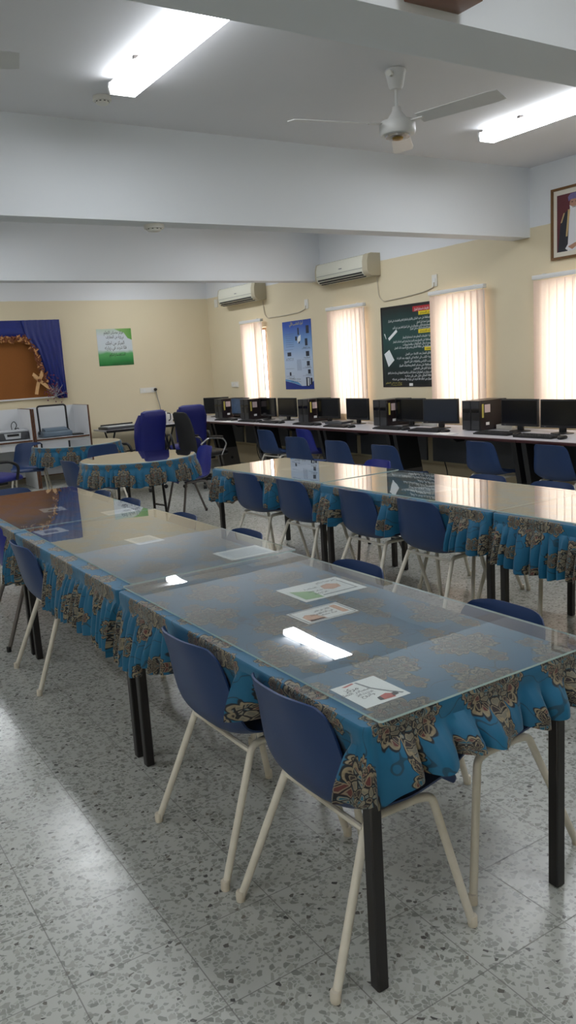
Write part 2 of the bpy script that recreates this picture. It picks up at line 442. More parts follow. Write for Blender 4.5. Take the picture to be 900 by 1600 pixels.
class Sheet:
    """a flat printed thing: a local frame O + u*U + v*V + d*N"""
    def __init__(s, O, U, V):
        s.O, s.U, s.V = Vector(O), Vector(U).normalized(), Vector(V).normalized(); s.N = s.U.cross(s.V)
    def p(s, u, v, d=0.0): return s.O+s.U*u+s.V*v+s.N*d
    def rect(s, mb, u0, v0, u1, v1, d, mi=0):
        return mb.add([s.p(u0,v0,d), s.p(u1,v0,d), s.p(u1,v1,d), s.p(u0,v1,d)], [(0,1,2,3)], mi)
    def slab(s, mb, u0, v0, u1, v1, d0, d1, mi=0):
        vs = [s.p(u,v,d) for u in (u0,u1) for v in (v0,v1) for d in (d0,d1)]
        return mb.add(vs, [(0,1,3,2), (4,6,7,5), (0,4,5,1), (2,3,7,6), (0,2,6,4), (1,5,7,3)], mi)
    def poly(s, mb, pts, d, mi=0):
        return mb.add([s.p(u,v,d) for u, v in pts], [tuple(range(len(pts)))], mi)
    def text(s, mb, t, u, v, size, d, align='r', bold=.0, width=None, mi=0, rot=0.0):
        vs, fs, w = text_polys(t, bold)
        k = size; kx = size if width is None else width/max(w, 1e-6)
        off = {'l': 0, 'r': -w*kx, 'c': -w*kx/2}[align]
        cr, sr = math.cos(rot), math.sin(rot)
        q = []
        for x, y, z in vs:
            a, b = off+x*kx, y*k
            q.append(s.p(u+a*cr-b*sr, v+a*sr+b*cr, d))
        return mb.add(q, fs, mi)

# ================================================================== THE SETTING
mb = MB(); mb.box(XL-.2, XW+.3, YF-.2, YB+.3, -.1, 0); struct('floor', mb, M['floor'])
mb = MB(); mb.box(XL-.2, XW+.3, YF-.2, YB+.3, CZ, CZ+.15); struct('ceiling', mb, M['ceil'])
for k, (a, b) in enumerate(((2.127, 2.41), (5.70, 5.918), (9.33, 9.556))):
    mb = MB(); mb.box(XL, XW, a, b, BZ, CZ); struct('trim_%d' % (k+1), mb, M['beam'])
mb = MB(); mb.box(XL, XW+.25, YB, YB+.2, 0, CZ); struct('wall_back', mb, M['wall'])
mb = MB(); mb.box(XL, XW+.25, YF-.2, YF, 0, CZ); struct('wall_front', mb, M['wall'])

def wall_with_holes(name, x0, x1, ya, yb, holes):
    ys = sorted({ya, yb} | {h[0] for h in holes} | {h[1] for h in holes}); zs = sorted({0, CZ} | {h[2] for h in holes} | {h[3] for h in holes})
    mb = MB()
    for a, b in zip(ys, ys[1:]):
        for c, d in zip(zs, zs[1:]):
            if any(h[0] <= a and b <= h[1] and h[2] <= c and d <= h[3] for h in holes): continue
            mb.box(x0, x1, a, b, c, d)
    return struct(name, mb, M['wall'])
WINS = [(11.125, .56), (8.69, .58), (6.665, .60), (5.165, .60)]
OZ0, OZ1 = .92, 2.17
wall_with_holes('wall_right', XW, XW+.25, YF, YB, [(c-w/2, c+w/2, OZ0, OZ1) for c, w in WINS])
LW_FILL = [(-2.8, -.8)]  # unseen window opening, added for daylight fill from the left
wall_with_holes('wall_left', XL-.25, XL, YF, YB, [(a, b, .9, 2.3) for a, b in LW_FILL])

def window(n, x, a, b, z0, z1, mull):
    root = bpy.data.objects.new('window_%d' % n, None); COL.objects.link(root); root['kind'] = 'structure'; root.location = (x, (a+b)/2, z0)
    def put(o): o.location = tuple(-c for c in root.location); return o
    mb = MB(); t = .035
    mb.box(x-.02, x+.02, a, a+t, z0, z1); mb.box(x-.02, x+.02, b-t, b, z0, z1); mb.box(x-.02, x+.02, a+t, b-t, z0, z0+t); mb.box(x-.02, x+.02, a+t, b-t, z1-t, z1)
    for k in range(mull):
        y = a+(b-a)*(k+1)/(mull+1); mb.box(x-.018, x+.018, y-.014, y+.014, z0+t, z1-t)
    put(mb.build('window_frame', M['alu'], root))
    mb = MB(); mb.box(x-.003, x+.003, a+t, b-t, z0+t, z1-t); put(mb.build('pane', M['pane'], root))
for k, (c, w) in enumerate(WINS): window(k+1, XW+.17, c-w/2, c+w/2, OZ0, OZ1, 1)
for k, (a, b) in enumerate(LW_FILL): window(k+5, XL-.12, a, b, .9, 2.3, 3)
mb = MB(); mb.box(XW-.015, XW, YF, YB, 0, .31); struct('baseboard_right', mb, plain('beige_dado_tile', (206,190,156), .35, mottle=.06, scale=5))
mb = MB(); mb.box(XL, XW-.015, YB-.012, YB, 0, .09); struct('baseboard_back', mb, M['sill'])

# ------------------------------------------------------------------ ceiling lights
def light(x0, x1, y0, y1, label):
    cx, cy = (x0+x1)/2, (y0+y1)/2
    t = thing('fluorescent_light', label, 'ceiling light', (cx, cy, CZ), 0, 'fluorescent ceiling lights')
    w, l = (x1-x0)/2, (y1-y0)/2
    mb = MB(); mb.box(-w*.55, w*.55, -l+.01, l-.01, -.028, .0); mb.build('housing', M['white_metal'], t)
    mb = MB(); mb.prism([(-w*.93, -.030), (-w, -.055), (-w*.92, -.090), (w*.92, -.090), (w, -.055), (w*.93, -.030)], 'y', -l+.012, l-.012)
    mb.mi = [0 if i == 2 else 1 for i in range(len(mb.f))]; mb.build('diffuser', [M['tube_on'], M['tube_side']], t)
    for s in (-1, 1):
        mb = MB(); mb.prism([(-w*.96, -.026), (-w*1.02, -.055), (-w*.94, -.094), (w*.94, -.094), (w*1.02, -.055), (w*.96, -.026)], 'y', s*l-.011, s*l+.011)
        mb.build('end_cap', M['white_metal'], t)
    for y in (-l*.45, l*.45):
        mb = MB(); mb.box(-w*1.06, -w*.5, y-.012, y+.012, -.03, -.012); mb.build('clip', M['grey_tube'], t)
BAYS = [(3.37, 4.87, 'between the two nearest beams'), (6.87, 8.37, 'between the second and third beams'), (10.45, 11.95, 'between the third beam and far wall'), (-.25, 1.25, 'added out of view before the nearest beam')]
for k, (a, b, t) in enumerate(BAYS):
    for x0, x1, side in ((1.975, 2.145, 'left'), (5.045, 5.215, 'right'), (-1.1, -.93, 'unseen far left')):  # far-left row and nearest bay are out of view, added to light the room
        if k == 0 and side == 'left': lab = 'lit white fluorescent ceiling light at upper left beside the round smoke detector'
        elif k == 0 and side == 'right': lab = 'lit white fluorescent ceiling light at upper right beyond the ceiling fan'
        else: lab = 'lit fluorescent light on the %s, %s' % (side, t)
        light(x0, x1, a, b, lab)

# ------------------------------------------------------------------ ceiling fans
def fan(x, y, a0, label):
    t = thing('ceiling_fan', label, 'ceiling fan', (x, y, CZ), 0, 'ceiling fans')
    mb = MB(); mb.lathe([(.062, -.001), (.066, -.012), (.060, -.03), (.045, -.10), (.034, -.115)], 28); mb.build('canopy', M['fan'], t)
    mb = MB(); mb.lathe([(.011, -.11), (.011, -.235)], 14); mb.build('rod', M['fan'], t)
    mb = MB(); mb.lathe([(.026, -.215), (.030, -.24), (.062, -.285), (.066, -.295), (.105, -.30), (.112, -.312), (.112, -.365), (.104, -.378), (.07, -.382)], 36)
    mo = mb.build('motor', M['fan'], t)
    mb = MB(); mb.lathe([(.078, -.380), (.074, -.392), (.03, -.395)], 28); mb.build('bottom_ring', M['chrome'], mo)
    mb = MB(); mb.lathe([(.036, -.394), (.03, -.404), (.012, -.408)], 20); mb.build('cap', M['brass'], mo)
    mb = MB(); mb.tube([(-.055, -.02, -.035), (-.085, -.035, -.04)], .018, 10); mb.build('cable_cover', M['socket'], t)
    for k in range(3):
        a = math.radians(a0+120*k); R = Matrix.Rotation(a, 4, 'Z')
        mb = MB(); mb.box(.10, .19, -.02, .02, -.318, -.312, mat=R)
        b = MB()
        n = 10; vs = []; fs = []
        for i in range(n+1):
            u = i/n; xx = .16+u*.54; w = .054+.018*u; tilt = -.26+.08*u
            if i == n: w *= .86
            for sgn, dz in ((-1, .002), (1, .002), (1, -.002), (-1, -.002)):
                yy = sgn*w; vs.append((xx, yy*math.cos(tilt), -.313+yy*math.sin(tilt)+dz))
        for i in range(n):
            for q in range(4): fs.append((i*4+q, i*4+(q+1) % 4, i*4+4+(q+1) % 4, i*4+4+q))
        fs += [(0,1,2,3), (n*4+3, n*4+2, n*4+1, n*4)]
        b.add(vs, fs, 0, True, R); bo = b.build('blade', M['fan'], t)
        mb.build('blade_bracket', M['fan'], bo)
fan(3.535, 4.09, 166, 'white ceiling fan with its hub hanging in view at upper right')
fan(.50, 4.09, -13, 'white ceiling fan at upper left of which only a blade tip shows')

def detector(x, y, z, r, label, group=None):
    t = thing('smoke_detector', label, 'smoke detector', (x, y, z), 0, group)
    mb = MB(); mb.lathe([(r, -.0005), (r*1.02, -.02), (r*.98, -.028)], 28); mb.build('base', M['socket'], t)
    mb = MB(); mb.lathe([(r*.74, -.026), (r*.74, -.036), (r*.62, -.046), (r*.3, -.05)], 28); b = mb.build('sensor_head', M['socket'], t)
    mb = MB()
    for k in range(10):
        a = 2*PI*k/10; mb.box(-.006, .006, r*.715, r*.76, -.036, -.031, mat=Matrix.Rotation(a, 4, 'Z'))
    mb.build('vent_slots', M['dark'], b)
detector(2.06, 5.20, CZ, .058, 'round white smoke detector on the ceiling beside the upper left light')
detector(2.62, 5.82, BZ, .075, 'wide round white smoke detector under the middle beam')

# brown box on the face of the nearest beam
t = thing('beam_box', 'brown wooden box fixed high on the nearest beam at top right', 'box', (2.0, 2.127, 2.70))
mb = MB(); mb.rbox(-.12, .118, -.115, -.002, 0, .20, .004, 2); mb.build('case', M['brownbox'], t)
mb = MB(); mb.rbox(-.125, .123, -.125, -.115, .006, .194, .003, 2); mb.build('front_panel', M['brownbox'], t)

# ------------------------------------------------------------------ blinds
def blind(yc, w, nsl, label, z0=.88, open_at=None):
    t = thing('vertical_blind', label, 'blind', (XW, yc, 2.25), 0, 'peach vertical blinds')
    mb = MB(); mb.rbox(-.115, -.065, -w/2, w/2, 0, .042, .004, 2); h = mb.build('headrail', M['white_metal'], t)
    mb = MB()
    for s in (-.34, .34): mb.box(-.115, -.001, s*w-.012, s*w+.012, .043, .048)
    mb.build('bracket', M['white_metal'], h)
    p = (w-.03)/nsl
    for k in range(nsl):
        y = -w/2+.015+p*(k+.5); a = math.radians(14+random.uniform(-5, 5))
        if open_at is not None and k in open_at: a = math.radians(62)
        hw = p*.56; mb = MB(); n = 6; vs = []; fs = []
        for i in range(n+1):
            v = -1+2*i/n; yy = v*hw; xx = .006*(1-v*v)
            X = xx*math.cos(a)-yy*math.sin(a); Y = xx*math.sin(a)+yy*math.cos(a)
            sw = random.uniform(-.003, .003)
            vs += [(-.09+X, y+Y, -.008), (-.09+X+sw, y+Y+sw, z0-2.25)]
        for i in range(n): fs.append((2*i, 2*i+1, 2*i+3, 2*i+2))
        mb.add(vs, fs, 0, True); mb.build('slat', M['slat'], t, fix=False)
    mb = MB(); mb.tube([(-.10, -w/2+.01, -.01), (-.10, -w/2-.01, -.5), (-.10, -w/2+.005, -1.05)], .0035, 6); mb.build('pull_cord', M['socket'], t)
blind(11.15, .66, 7, 'peach vertical blind nearest the far corner with a gap in its slats', open_at=(1,))
blind(8.69, .82, 9, 'peach vertical blind between the blue poster and the black poster')
blind(6.655, .85, 9, 'peach vertical blind just right of the black poster')
blind(5.16, .85, 9, 'peach vertical blind at the right edge below the portrait')

# ------------------------------------------------------------------ air conditioners
def aircon(y0, y1, z0, label):
    L = y1-y0; t = thing('air_conditioner', label, 'air conditioner', (XW, (y0+y1)/2, z0), 0, 'wall air conditioners')
    prof = [(-.001, .0), (-.15, .0), (-.185, .03), (-.205, .07), (-.205, .17), (-.185, .245), (-.15, .26), (-.001, .26)]
    mb = MB(); mb.prism(prof, 'y', -L/2+.10, L/2-.02, smooth=True); b = mb.build('body', M['acbody'], t)
    pr2 = [(-.001, -.004), (-.15, -.004), (-.188, .026), (-.208, .068), (-.208, .172), (-.188, .248), (-.15, .264), (-.001, .264)]
    for a, c in ((-L/2, -L/2+.10), (L/2-.02, L/2)):
        mb = MB(); mb.prism(pr2, 'y', a, c, smooth=True); mb.build('end_panel', M['acside'], t)
    for k, (x, z) in enumerate(((-.197, .042), (-.172, .014), (-.140, -.003))):
        mb = MB(); mb.box(x-.006, x+.014, -L/2+.13, L/2-.05, z-.007, z+.009); mb.build('air_slot', M['dark'], b)
    mb = MB(); mb.box(-.209, -.203, -L/2+.11, L/2-.03, .092, .096); mb.build('panel_seam', M['greyink'], b)
    mb = MB(); mb.box(-.209, -.204, -.03, .03, .135, .145); mb.build('badge', M['greyink'], b)
    return t
aircon(8.04, 9.16, 2.60, 'white wall air conditioner in the middle, above the second blind')
aircon(10.78, 11.96, 2.575, 'white wall air conditioner nearest the far corner, half behind the beam')
def cord(name, pts, r, mat, label, cat='cable', group=None):
    mb = MB(); mb.tube(pts, r, 6, fillet=.08); o = mb.build(name, mat); tag(o, label, cat, group); return o
cw = plain('white_cable', (196,186,166), .5)
cord('power_cable', [(6.585, 8.10, 2.58), (6.59, 8.08, 2.34), (6.59, 8.0, 2.275), (6.59, 7.6, 2.29), (6.59, 7.25, 2.315), (6.59, 7.09, 2.35), (6.585, 7.08, 2.40)], .007, cw, 'pale cable running from the middle air conditioner to its wall switch')
cord('power_cable', [(6.585, 10.87, 2.555), (6.59, 10.85, 2.36), (6.59, 10.78, 2.29), (6.59, 10.3, 2.29), (6.59, 9.9, 2.30), (6.59, 9.72, 2.34), (6.585, 9.71, 2.38)], .007, cw, 'pale cable running from the far air conditioner to its wall switch')
def wallplate(name, O, U, w, h, label, cat, n=1, marks=True):
    t = thing(name, label, cat, O); mbp = MB(); V = Vector((0,0,1)); sh = Sheet((0,0,0), U, V)
    sh.slab(mbp, -w/2, -h/2, w/2, h/2, .001, .012); mbp.build('plate', M['socket'], t)
    mb = MB()
    for k in range(n):
        u = -w/2+w*(k+.5)/n; sh.slab(mb, u-.018, -.02, u+.018, .022, .0125, .018)
    mb.build('rocker', M['white_metal'], t); return t
wallplate('wall_switch', (XW, 7.075, 2.42), (0,-1,0), .085, .13, 'white isolator switch on the wall above the black poster', 'switch')
wallplate('wall_switch', (XW, 9.70, 2.40), (0,-1,0), .085, .13, 'white isolator switch on the wall above the blue poster', 'switch')
wallplate('wall_socket', (XW, 11.95, 1.30), (0,-1,0), .24, .09, 'white wall socket beside the blind nearest the far corner', 'socket', 2)
wallplate('wall_socket', (5.37, YB, 1.295), (1,0,0), .29, .085, 'white double wall socket on the far wall right of the green poster', 'socket', 2)
o = MB(); o.rbox(XW-.03, XW, 12.34, 12.43, 2.59, 2.72, .005, 2); tag(o.build('junction_box', M['socket']), 'small white box high on the window wall near the far corner', 'box')
o = MB(); o.lathe([(.022, 0), (.026, .01), (.022, .04), (.012, .045)], 16, mat=Matrix.Translation((5.49, YB-.019, 1.30)) @ Matrix.Rotation(PI/2, 4, 'X')); tag(o.build('power_plug', M['black']), 'black plug in the far wall socket', 'plug')
cord('power_cable', [(5.49, YB-.05, 1.285), (5.50, YB-.06, 1.17), (5.54, YB-.06, 1.0), (5.52, YB-.10, .757)], .006, M['greyink'], 'grey cord hanging from the black plug on the far wall')

# ------------------------------------------------------------------ posters
def lettering(rows, sh, mats_name, parent, name='lettering'):
    mb = MB()
    for r in rows: sh.text(mb, *r[0], **r[1])
    return mb.build(name, M[mats_name], parent, fix=False)
# green poster on the far wall
t = thing('wall_poster', 'green and white square poster of black writing on the far wall', 'poster', (4.87, YB, 1.73))
sh = Sheet((-.295, 0, 0), (1,0,0), (0,0,1)); mb = MB(); sh.slab(mb, 0, 0, .59, .585, .001, .004)
mb.build('sheet', grad_poster('green_landscape_print', [(0, (22,96,46)), (.10, (30,128,60)), (.34, (92,172,104)), (.42, (206,216,220)), (.80, (206,214,222)), (1, (190,206,190))], 2, 1.73, 2.315, .16), t)
mb = MB(); sh.poly(mb, [(.30,.585), (.59,.585), (.59,.40), (.52,.43), (.46,.52), (.36,.555)], .0045); mb.build('corner_print', grad_poster('leaf_green_print', [(0,(150,190,120)), (1,(96,156,70))], 0, 4.9, 5.16), t)
A = arabic
lettering([((A('مركز مصادر التعلم'), .45, .505, .07, .005), dict(align='r', bold=.004, width=.33)), ((A('بيئة من المعارف'), .45, .436, .07, .005), dict(align='r', bold=.004, width=.30)),
           ((A('المركز من اجلك'), .455, .335, .078, .005), dict(align='r', bold=.004, width=.32)), ((A('فلا تتردد في زيارته'), .485, .260, .075, .005), dict(align='r', bold=.004, width=.37)),
           ((A('استفساراتكم'), .455, .155, .07, .005), dict(align='r', bold=.002, width=.27))], sh, 'ink', t)
# blue poster on the window wall
t = thing('wall_poster', 'tall blue poster of computer parts on the window wall', 'poster', (XW, 9.997, 1.21))
sh = Sheet((0, .377, 0), (0,-1,0), (0,0,1)); W, Hh = .755, .985; mb = MB(); sh.slab(mb, 0, 0, W, Hh, .001, .004)
mb.build('sheet', grad_poster('blue_gradient_print', [(0, (196,206,222)), (.45, (180,200,226)), (.72, (110,152,206)), (.92, (40,84,176)), (1, (28,66,160))], 2, 1.21, 2.195, .05), t)
mb = MB(); sh.poly(mb, [(0,0), (W,0), (W,.12), (.62,.05), (.45,.045), (.25,.085), (0,.125)], .0045); mb.build('swoosh', M['inkblue'], t)
mb = MB(); sh.poly(mb, [(0,.128), (.25,.088), (.45,.048), (.35,.10), (.18,.13), (0,.15)], .0045); mb.build('pale_swoosh', plain('sky_blue_ink', (84,150,206), .5), t)
for u, v, w, h in ((.62,.79,.075,.11), (.58,.62,.065,.10), (.10,.485,.10,.055), (.59,.47,.085,.07), (.60,.335,.075,.065), (.62,.22,.065,.06), (.56,.04,.09,.13), (.67,.06,.05,.10), (.13,.20,.045,.05), (.40,.78,.035,.10), (.33,.70,.05,.06), (.415,.655,.03,.03)):
    mb = MB(); sh.rect(mb, u, v, u+w, v+h, .005); mb.build('component_picture', M['inkslate'], t)
mb = MB(); sh.poly(mb, [(.39,.66), (.47,.70), (.48,.78), (.42,.76), (.385,.72)], .0048); sh.rect(mb, .60,.05,.63,.16,.0052); mb.build('white_pictures', M['inkwhite'], t)
mb = MB()
for v in (.42, .30, .19, .575): sh.rect(mb, .04, v, .26, v+.004, .005); sh.rect(mb, .48, v, .72, v+.004, .005)
for v in (.62,.65,.68,.71,.74,.77,.80): sh.rect(mb, .07, v, .29, v+.005, .005)
for u in (.35,.38,.41,.44): sh.rect(mb, u, .27, u+.008, .43, .005)
mb.build('ruled_lines', plain('muted_blue_ink', (96,112,150), .6), t)
lettering([((A('أجزاء الحاسب الآلي'), .55, .925, .06, .0055), dict(align='r', bold=.006, width=.36))], sh, 'inkgold', t, 'title')
lettering([((A(s), u, v, .03, .0055), dict(align='r', width=w)) for s, u, v, w in (('وحدة النظام', .70, .585, .18), ('لوحة المفاتيح', .26, .44, .2), ('الطابعة', .69, .44, .16), ('الفأرة', .69, .31, .14), ('السماعات', .25, .155, .18), ('الشاشة', .70, .20, .14), ('ملحقات الحاسب', .42, .14, .28), ('وحدات الادخال والاخراج', .42, .105, .26))], sh, 'ink', t, 'captions')
# black poster on the window wall
t = thing('wall_poster', 'black and dark green poster of white writing on the window wall', 'poster', (XW, 7.588, 1.222))
sh = Sheet((0, .482, 0), (0,-1,0), (0,0,1)); W, Hh = .962, .98
mb = MB(); sh.slab(mb, 0, 0, W, Hh, .001, .004); mb.build('sheet', grad_poster('dark_green_print', [(0, (22,24,26)), (.2, (24,44,46)), (.62, (30,74,72)), (.86, (26,58,58)), (1, (30,26,26))], 2, 1.222, 2.2, .12), t)
mb = MB()
for a in ((0,0,.03,Hh), (W-.04,0,W,Hh), (0,0,W,.02), (0,Hh-.03,W,Hh)): sh.rect(mb, *a, .0045)
mb.build('border', M['ink'], t)
mb = MB(); sh.rect(mb, .60, .885, .90, .945, .005); mb.build('red_banner', plain('red_banner_ink', (178,44,52), .5), t)
for a in ((.70,.84,.92,.885), (.69,.63,.92,.675), (.79,.425,.92,.468)):
    mb = MB(); sh.rect(mb, *a, .0055); mb.build('yellow_banner', M['inkyellow'], t)
for nm, a in (('drawn_ruler', [(.13,.60), (.29,.70), (.31,.67), (.15,.57)]), ('drawn_page', [(.045,.41), (.145,.46), (.235,.33), (.12,.25)]), ('drawn_pencil', [(.055,.655), (.07,.66), (.095,.60), (.09,.59)])):
    mb = MB(); sh.poly(mb, a, .005); mb.build(nm, M['inkwhite'], t)
mb = MB(); sh.rect(mb, .50, .012, .565, .045, .0055); mb.build('label_tag', M['paper'], t)
lettering([((A('تعليمات استخدام المركز'), .88, .898, .042, .0058), dict(align='r', bold=.01, width=.25))], sh, 'inkwhite', t, 'title')
lettering([((A('قبل الاستخدام'), .90, .852, .034, .006), dict(align='r', bold=.01, width=.17)), ((A('اثناء الاستخدام'), .90, .642, .034, .006), dict(align='r', bold=.01, width=.18)), ((A('بعد'), .90, .437, .034, .006), dict(align='r', bold=.01, width=.09))], sh, 'ink', t, 'headings')
rows = [(.795, .76, 'المحافظة على هدوء المكان والالتزام بالنظام العام والتعليمات في المركز'), (.75, .24, 'تسجيل اسمك قبل الدخول'), (.71, .68, 'السماح بقراءة الكتب والمجلات في داخل المركز فقط ومن غير تأخير'), (.68, .36, 'يمنع استخدام الهاتف داخل المركز'),
        (.585, .50, 'اتباع تعليمات المعلم عند استخدام الجهاز'), (.54, .68, 'المحافظة على الاجهزة وعدم العبث بها وعدم تغيير اعدادات الجهاز'), (.50, .50, 'يمنع ادخال المأكولات والمشروبات'), (.465, .66, 'المحافظة على نظافة المكان وعدم رفع الصوت اثناء العمل'),
        (.385, .46, 'اغلاق الجهاز بعد الانتهاء من العمل'), (.34, .62, 'ارجاع الكتب الى اماكنها في الرفوف بعد القراءة'), (.295, .48, 'ترتيب الكراسي والطاولات قبل الخروج'), (.25, .58, 'المحافظة على مصادر التعلم ومقتنيات المركز'), (.21, .32, 'شكرا لكم على التعاون'),
        (.165, .80, 'الاستئذان من المعلم قبل استعارة الكتب او الاجهزة المتوفرة في مركز مصادر التعلم'), (.125, .48, 'نظافة المكان دليل على رقي صاحبه'), (.085, .72, 'المركز من اجلك فلا تتردد في زيارته والاستفادة من خدماته')]
lettering([((A(s), .905, v, .036, .0058), dict(align='r', bold=.008, width=w)) for v, w, s in rows], sh, 'inkwhite', t, 'body_text')
lettering([((A('مركز مصادر التعلم'), .36, .045, .028, .0058), dict(align='r', width=.30)), ((A('المدرسة'), .36, .022, .022, .0058), dict(align='r', width=.2))], sh, 'inkgold', t, 'footer')

# framed portrait
t = thing('framed_portrait', 'gilt framed portrait of a person in a violet turban, dark cloak and white robe', 'picture', (XW, 5.165, 2.415))
W, Hh = .52, .65; sh = Sheet((0, W/2, 0), (0,-1,0), (0,0,1))
mb = MB()
for a in ((0,0,W,.022), (0,Hh-.022,W,Hh), (0,.022,.022,Hh-.022), (W-.022,.022,W,Hh-.022)): sh.slab(mb, *a, .001, .028)
mb.build('frame', M['gilt'], t)
mb = MB(); sh.slab(mb, .02, .02, W-.02, Hh-.02, .001, .012); mb.build('mount', M['mount'], t)
mb = MB(); sh.rect(mb, .062, .066, W-.062, Hh-.066, .0128); pr = mb.build('portrait_print', M['maroon'], t)
c = W/2
mb = MB(); sh.poly(mb, [(.075,.066), (W-.075,.066), (W-.10,.30), (c+.135,.395), (c+.05,.45), (c-.05,.45), (c-.135,.395), (.10,.30)], .0134); mb.build('cloak_print', M['cloak'], pr)
mb = MB(); sh.poly(mb, [(c-.075,.066), (c+.075,.066), (c+.06,.44), (c-.05,.45)], .0139); sh.poly(mb, [(c-.10,.09), (c-.06,.14), (c-.055,.09), (c-.08,.075)], .0152); mb.build('robe_print', M['robe'], pr)
mb = MB(); sh.poly(mb, [(c-.095,.20), (c-.075,.20), (c-.045,.44), (c-.07,.44)], .0143); sh.poly(mb, [(c+.075,.20), (c+.095,.20), (c+.07,.44), (c+.045,.44)], .0143); sh.poly(mb, [(c-.155,.33), (c-.14,.33), (c-.105,.415), (c-.12,.415)], .0143); mb.build('gold_trim_print', M['trimgold'], pr)
mb = MB(); sh.poly(mb, [(c+.055*math.cos(a*PI/10)*.92, .487+.062*math.sin(a*PI/10)) for a in range(20)], .0146); mb.build('face_print', M['skin'], pr)
mb = MB(); sh.poly(mb, [(c-.07,.105), (c+.02,.135), (c+.035,.105), (c-.02,.075)], .0156); mb.build('hand_print', M['skin'], pr)
mb = MB(); sh.poly(mb, [(c-.052,.475), (c-.035,.468), (c-.02,.458), (c+.02,.458), (c+.035,.468), (c+.052,.475), (c+.044,.435), (c+.018,.418), (c-.018,.418), (c-.044,.435)], .015); mb.build('beard_print', M['robe'], pr)
mb = MB()
for s in (-1, 1): sh.rect(mb, c+s*.022-.009, .497, c+s*.022+.009, .504, .0152)
sh.rect(mb, c-.018, .450, c+.018, .455, .0155); mb.build('eyes_and_mouth_print', M['ink'], pr)
mb = MB(); sh.poly(mb, [(c-.062,.512), (c-.07,.55), (c-.04,.578), (c+.03,.582), (c+.068,.555), (c+.064,.512), (c+.03,.525), (c-.03,.525)], .0154); mb.build('turban_print', M['turban'], pr)

# ------------------------------------------------------------------ decorated board on the far wall
BX0, BX1, BZ0, BZ1 = 1.55, 3.97, 1.29, 2.475
t = thing('notice_board', 'brown notice board with white edge hung on the far wall', 'notice board', ((BX0+BX1)/2, YB, BZ0))
ox = (BX0+BX1)/2; hw = (BX1-BX0)/2; hh = BZ1-BZ0
mb = MB(); mb.box(-hw+.02, hw-.02, -.02, -.001, .02, hh-.02); mb.build('felt_panel', M['cork'], t)
mb = MB()
for a in ((-hw,hw,0,.022), (-hw,hw,hh-.022,hh), (-hw,-hw+.022,.022,hh-.022), (hw-.022,hw,.022,hh-.022)): mb.box(a[0], a[1], -.028, -.001, a[2], a[3])
mb.build('edge_frame', M['white_metal'], t)
# drape: pleated satin, a swag over the top and a fall down the right side
def pleated(bound_a, bound_b, n, m, folds, amp, y0):
    vs = []; fs = []
    for i in range(n+1):
        u = i/n; a = Vector(bound_a(u)); b = Vector(bound_b(u))
        for j in range(m+1):
            v = j/m; p = a*(1-v)+b*v
            y = y0-amp*(.5+.5*math.sin(folds*2*PI*(u if folds > 0 else v)+1.5*math.sin(9*v)))*(.4+.6*v)
            vs.append((p.x, y, p.y))
    for i in range(n):
        for j in range(m): fs.append((i*(m+1)+j, (i+1)*(m+1)+j, (i+1)*(m+1)+j+1, i*(m+1)+j+1))
    return vs, fs
t = thing('satin_drape', 'blue satin drape swagged over the top and right side of the notice board', 'drape', (0, YB-.03, 0))
vs, fs = pleated(lambda u: (BX0+u*(BX1-BX0), BZ1+.005), lambda u: (BX0+u*(BX1-BX0), 2.235+.012*math.sin(u*11)-.02*u), 60, 10, -2.5, .02, -.012)
mb = MB(); mb.add(vs, fs, 0, True); mb.build('top_swag', M['satin'], t, fix=False)
def innerx(z): 
    pts = [(2.48,3.40), (2.21,3.44), (2.05,3.52), (1.70,3.61), (1.45,3.72), (1.26,3.84)]
    for (za, xa), (zb, xb) in zip(pts, pts[1:]):
        if zb <= z <= za: return xa+(xb-xa)*(za-z)/(za-zb)
    return 3.84
n, m = 40, 40; vs = []; fs = []
for i in range(n+1):
    z = BZ1+.004-(BZ1-1.27)*i/n; xa = innerx(z)
    for j in range(m+1):
        v = j/m; x = xa+(BX1+.005-xa)*v
        y = -.03-.022*(.5+.5*math.sin(v*2*PI*6+.6*math.sin(i*.2)))
        vs.append((x, y, z))
for i in range(n):
    for j in range(m): fs.append((i*(m+1)+j, (i+1)*(m+1)+j, (i+1)*(m+1)+j+1, i*(m+1)+j+1))
mb = MB(); mb.add(vs, fs, 0, True); mb.build('side_fall', M['satin'], t, fix=False)
def leaves(path, n, spread, size, y0, seed):
    rnd = random.Random(seed); mb = MB()
    segs = [(Vector((a[0], 0, a[1])), Vector((b[0], 0, b[1]))) for a, b in zip(path, path[1:])]
    L = [(b-a).length for a, b in segs]
    for _ in range(n):
        d = rnd.uniform(0, sum(L)); k = 0
        while d > L[k] and k < len(L)-1: d -= L[k]; k += 1
        a, b = segs[k]; p = a+(b-a)*(d/L[k])+Vector((rnd.gauss(0, spread), -abs(rnd.gauss(0, .012)), rnd.gauss(0, spread)))
        s = size*rnd.uniform(.6, 1.3); ang = rnd.uniform(0, 2*PI); R = Matrix.Translation(p+Vector((0, y0, 0))) @ Matrix.Rotation(ang, 4, 'Y') @ Matrix.Rotation(rnd.uniform(-.7, .7), 4, 'X')
        mb.add([(-s,0,0), (-s*.3,-.004,s*.38), (s*.5,-.004,s*.3), (s,0,0), (s*.5,-.004,-s*.3), (-s*.3,-.004,-s*.38)], [(0,1,2,3,4,5)], rnd.choice((0,0,1)), False, R)
    return mb
mb = leaves([(1.6,2.225), (3.42,2.20), (3.53,2.03), (3.62,1.66), (3.66,1.55)], 620, .022, .03, YB-.105, 3)
tag(mb.build('leaf_garland', [M['leaf'], M['leaf2']], fix=False), 'brown dried leaf garland along the edge of the blue drape', 'garland', kind='thing')
t = thing('ribbon_bow', 'tan ribbon bow pinned at the lower right of the notice board', 'bow', (3.55, YB-.095, 1.57))
